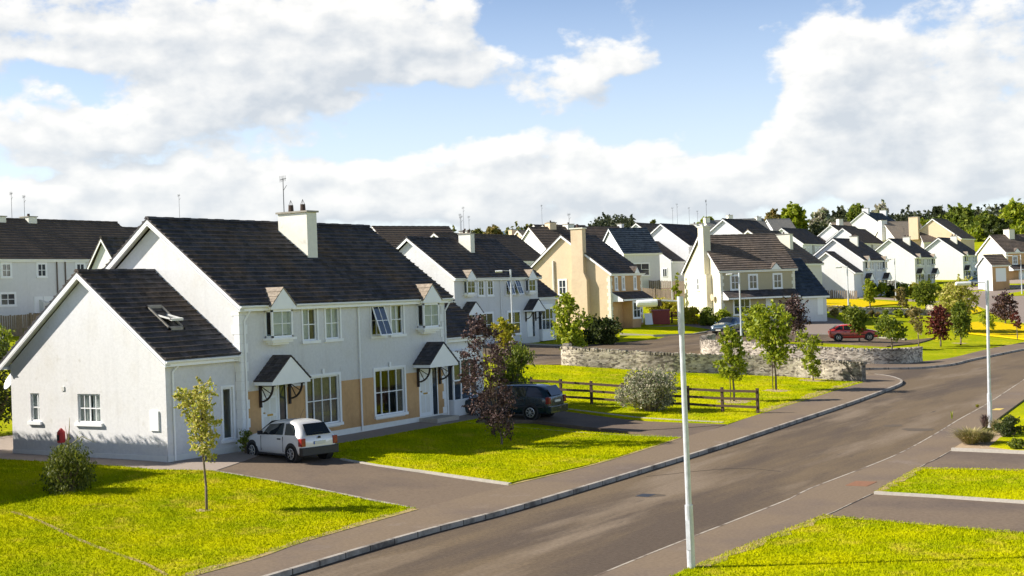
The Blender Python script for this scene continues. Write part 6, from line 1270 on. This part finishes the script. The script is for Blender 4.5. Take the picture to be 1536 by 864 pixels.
car('parked_car', 'steel blue car facing the camera in front of the cream house', 'car', (org.x, org.y, T(org.x, org.y)-.03), hd, 4.4, 1.78, 1.48, 'blue', sal, g_s, (.82, 3.5), .32,
  details=[('grille','bumper',4.36,4.43,-.42,.42,.42,.56),('headlight','lens_clear',4.12,4.33,.48,.74,.60,.74),('headlight','lens_clear',4.12,4.33,-.74,-.48,.60,.74),('number_plate','plate',4.43,4.45,-.24,.24,.34,.44),('tail_light','lens_red',-.02,.12,.6,.8,.7,.9),('tail_light','lens_red',-.02,.12,-.8,-.6,.7,.9)])
# ---- red five door hatchback, broadside, nose to the right
redp = [(0.0,.36,.72,.78,.66,.56),(.06,.26,.88,.94,.79,.60),(.35,.2,.92,1.14,.84,.58),(.8,.2,.93,1.36,.85,.56),(1.4,.2,.92,1.41,.855,.57),(2.1,.2,.91,1.38,.855,.57),(2.55,.2,.90,1.20,.85,.60),(2.95,.2,.88,.97,.845,.66),(3.5,.2,.82,.88,.83,.66),(3.95,.22,.70,.76,.78,.6),(4.12,.3,.58,.62,.68,.52),(4.16,.36,.5,.54,.6,.46)]
A = G(1258, 511.5); Bf = G(1302, 513.5); hx = Vector((Bf[0]-A[0], Bf[1]-A[1], 0)); print('red wheelbase', hx.length); s_ = math.atan2(hx.y, hx.x); s_ = -HEAD-R(9); fwd = Vector((math.cos(s_), math.sin(s_), 0)); lft = Vector((-fwd.y, fwd.x, 0)); org = Vector((A[0], A[1], 0))-fwd*.72+lft*.82
g_r = dict(side=[[(.42,.1),(1.1,.08),(1.1,.94),(.85,.9)],[(1.17,.08),(1.9,.06),(1.9,.95),(1.17,.95)],[(1.96,.06),(2.72,.05),(2.35,.86),(1.96,.95)]], handles=[(1.3,.78),(2.1,.78)], seams=[1.13,1.93,2.8], mirror=(2.62,.9), mirror_m='red', trim=[(.3,3.7,.5)],
    rear=[(.06,-.52,.97),(.06,.52,.97),(.60,.46,1.34),(.60,-.46,1.34)], front=[(3.0,-.62,.97),(3.0,.62,.97),(2.22,.5,1.37),(2.22,-.5,1.37)])
car('parked_car', 'red five door hatchback parked broadside behind the curved stone wall', 'car', (org.x, org.y, T(A[0], A[1])-.03), s_, 4.16, 1.7, 1.41, 'red', redp, g_r, (.72, 3.25), .30,
  details=[('spoiler','red',.02,.34,-.6,.6,1.0,1.04),('tail_light','lens_red',-.02,.14,.62,.8,.62,.86),('tail_light','lens_red',-.02,.14,-.8,-.62,.62,.86),('headlight','lens_clear',3.86,4.1,-.72,-.5,.56,.70),('headlight','lens_clear',3.86,4.1,.5,.72,.56,.70),('front_bumper','bumper',3.95,4.2,-.7,.7,.26,.44)])
p = GP(1453, 429); car('parked_car', 'pale blue car partly hidden beside the far lamp post arm at the right', 'car', (p[0], p[1], p[2]), -HEAD+R(-20), 4.2, 1.7, 1.45, 'blue', redp, g_r, (.72, 3.25), .30)
p = GP(1205, 437); car('parked_car', 'dark car parked below the white gable behind the picket fence', 'car', (p[0]-1, p[1]+5, T(p[0], p[1])+.2), -HEAD+R(10), 4.4, 1.72, 1.5, 'navy', est, g_e, (.88, 3.5), .31)

# red tank, fence, sign board
p = GP(979, 484); t = empty('storage_tank', p, -HEAD, 'dark red rectangular storage tank right of the beige house', 'tank'); s = mpp(p)
mb = MB(); w_ = 26*s; mb.box(0, w_, 0, 1.6, -.2, 17*s); mb.build('body', M['red_paint'], t); mb = MB(); mb.prism([(-.05, -.05, 17*s), (w_+.05, -.05, 17*s), (w_+.05, .6, 17*s+.14), (-.05, .6, 17*s+.14)], (0, .02, .0)); mb.box(-.05, w_+.05, -.05, 1.65, 17*s, 17*s+.06); mb.build('lid', M['red_paint'], t)
for i in range(4): MB().box(w_*(.12+.24*i), w_*(.14+.24*i), -.03, -.002, 0, 17*s-.05).build('rib', M['red_paint'], t)
a, b = GP(1008, 482), GP(1042, 484); f = empty('rail_fence', a, 0, 'short red brown rail fence right of the red tank', 'fence'); d = Vector(b)-Vector(a)
for i in range(4): q = d*i/3; MB().box(q.x-.06, q.x+.06, q.y-.06, q.y+.06, q.z-.2, q.z+.95).build('post', M['red_paint'] if i else M['fence'], f)
for h in (.3, .6, .88): MB().bar(Vector((0, 0, h)), d+Vector((0, 0, h)), .03, .10).build('rail', M['red_paint'], f)
p = GP(968, 487); bd = empty('folding_board', p, -HEAD, 'white folding board standing by the porch of the beige house', 'board')
for s_ in (-1, 1): MB().prism([(0, s_*.35, 0), (.7, s_*.35, 0), (.62, 0, 1.05), (-.08, 0, 1.05)], (0, .03, 0)).build('panel', M['quoin_white'], bd)
# oil tank, bins and boiler box behind the board fence on the left
p = atD(26, 111, T(*atD(26, 111, 0)[:2])); t = empty('oil_tank', p, -HEAD-R(15), 'grey heating oil tank behind the board fence at the left', 'tank')
mb = MB(); mb.prism([(0,0,.3),(2.2,0,.3),(2.2,0,1.5),(1.9,0,1.75),(.8,0,1.75),(0,0,1.0)], (0,1.0,0)); mb.build('body', M['soffit'], t); MB().bar((.1,-.02,1.0),(1.2,-.02,1.85),.06,.06).build('pipe', M['bumper'], t); MB().tube((1.3,.4,1.7),(1.3,.4,1.95),.2).build('cap', M['bumper'], t)
p = atD(48, 110, T(*atD(48, 110, 0)[:2])); o = empty('wheelie_bin', p, 0, 'yellow brown bin behind the board fence', 'bin'); MB().tube((0,0,0),(0,0,1.2),.24,.3,10).build('body', M['brass'], o); MB().tube((0,0,1.2),(0,0,1.28),.32,.3,10).build('lid', M['iron'], o)
p = atD(57, 110, T(*atD(57, 110, 0)[:2])); o = empty('coal_bunker', p, 0, 'low black bunker beside the yellow brown bin', 'bunker'); MB().prism([(-.9,-.5,0),(.9,-.5,0),(.9,-.5,.75),(-.9,-.5,.9)],(0,1,0)).build('body', M['bumper'], o); MB().prism([(-.95,-.55,.9),(.95,-.55,.75),(.95,-.55,.8),(-.95,-.55,.95)],(0,1.1,0)).build('lid', M['iron'], o)
# gas tank at left edge of gable: a yellowish board standing against the back corner
o = tag(MB().box(-42.15,-41.72,33.0,33.08,-.1,1.35).build('gate_panel', M['cream_render']), 'narrow cream gate panel at the back corner of the nearest gable', 'gate')
# red toys behind the white gable
p = atD(990, 176, T(*atD(990, 176, 0)[:2])); o = empty('trampoline', p, 0, 'red padded trampoline below the tall white gable', 'trampoline')
mb = MB(); mb.tube((0,0,.75),(0,0,.9),1.6,1.6,20); mb.build('pad', M['fluor_red'], o)
for k in range(5): a_ = 2*math.pi*k/5; MB().tube((1.5*math.cos(a_),1.5*math.sin(a_),0),(1.5*math.cos(a_),1.5*math.sin(a_),.78),.03).build('leg', M['galv'], o)
p = atD(1207, 170, T(*atD(1207, 170, 0)[:2])); o = empty('trampoline', (p[0],p[1],p[2]+1.0), 0, 'red garden trampoline right of the pale cream house', 'trampoline'); mb = MB(); mb.tube((0,0,.6),(0,0,.8),1.3,1.3,20); mb.build('pad', M['fluor_red'], o)
for k in range(4): a_ = 2*math.pi*k/4; MB().tube((1.2*math.cos(a_),1.2*math.sin(a_),-1),(1.2*math.cos(a_),1.2*math.sin(a_),.62),.03).build('leg', M['galv'], o)

# ------------------------------------------------------------------ grass blades on the nearer lawns
def inside(px, py, poly):
    x = np.array([p[0] for p in poly]); y = np.array([p[1] for p in poly]); r_ = np.zeros(len(px), bool); j = len(poly)-1
    for i in range(len(poly)):
        c = ((y[i] > py) != (y[j] > py)) & (px < (x[j]-x[i])*(py-y[i])/(y[j]-y[i]+1e-12)+x[i]); r_ ^= c; j = i
    return r_
def blades(name, poly, dens, hgt, off, maxD=75, label='short mown grass blades of the front lawns'):
    xs = [p[0] for p in poly]; ys = [p[1] for p in poly]; A_ = (max(xs)-min(xs))*(max(ys)-min(ys)); n = int(A_*dens)
    x = RNG.uniform(min(xs), max(xs), n); y = RNG.uniform(min(ys), max(ys), n); k = inside(x, y, poly)
    cx = fw.x*x+fw.y*y; lx = rt.x*x+rt.y*y; k &= (cx > 5) & (np.abs(lx/np.maximum(cx, .1)) < .42) & (np.hypot(x, y) < maxD); x, y = x[k], y[k]; n = len(x); z = Tn(x, y)+off
    a = RNG.uniform(0, 6.28, n); w = .005+.004*RNG.random(n)+np.hypot(x, y)*.00009; h = hgt*RNG.uniform(.5, 1.5, n)*(1+.6*(RNG.random(n) > .97)); lean = RNG.normal(0, .03, (n, 2))
    V = np.empty((n, 3, 3)); V[:, 0] = np.stack([x-np.cos(a)*w, y-np.sin(a)*w, z], 1); V[:, 1] = np.stack([x+np.cos(a)*w, y+np.sin(a)*w, z], 1); V[:, 2] = np.stack([x+lean[:, 0], y+lean[:, 1], z+h], 1)
    me = bpy.data.meshes.new(name); me.vertices.add(3*n); me.vertices.foreach_set('co', V.ravel()); me.loops.add(3*n); me.loops.foreach_set('vertex_index', np.arange(3*n, dtype=np.int32)); me.polygons.add(n); me.polygons.foreach_set('loop_start', np.arange(0, 3*n, 3, dtype=np.int32)); me.update(calc_edges=True); me.validate()
    me.materials.append(M['blade']); o = bpy.data.objects.new(name, me); col.objects.link(o); o['kind'] = 'stuff'; tag(o, label, 'grass'); print(name, n)
l2p = [(-32.1, 36.6)]+gp([(514,688),(640,706),(765,724),(900,693),(1022,656),(900,649),(800,641),(700,633)])+[(-32.1, 49.5)]
blades('grass_blades', front, 560, .04, .008, 60); blades('grass_blades', l2p, 380, .04, .008); blades('grass_blades', lawnR, 620, .04, -.02); blades('grass_blades', lawn2p, 420, .035, -.02); blades('grass_blades', mid_lawn, 110, .045, .008, 90)
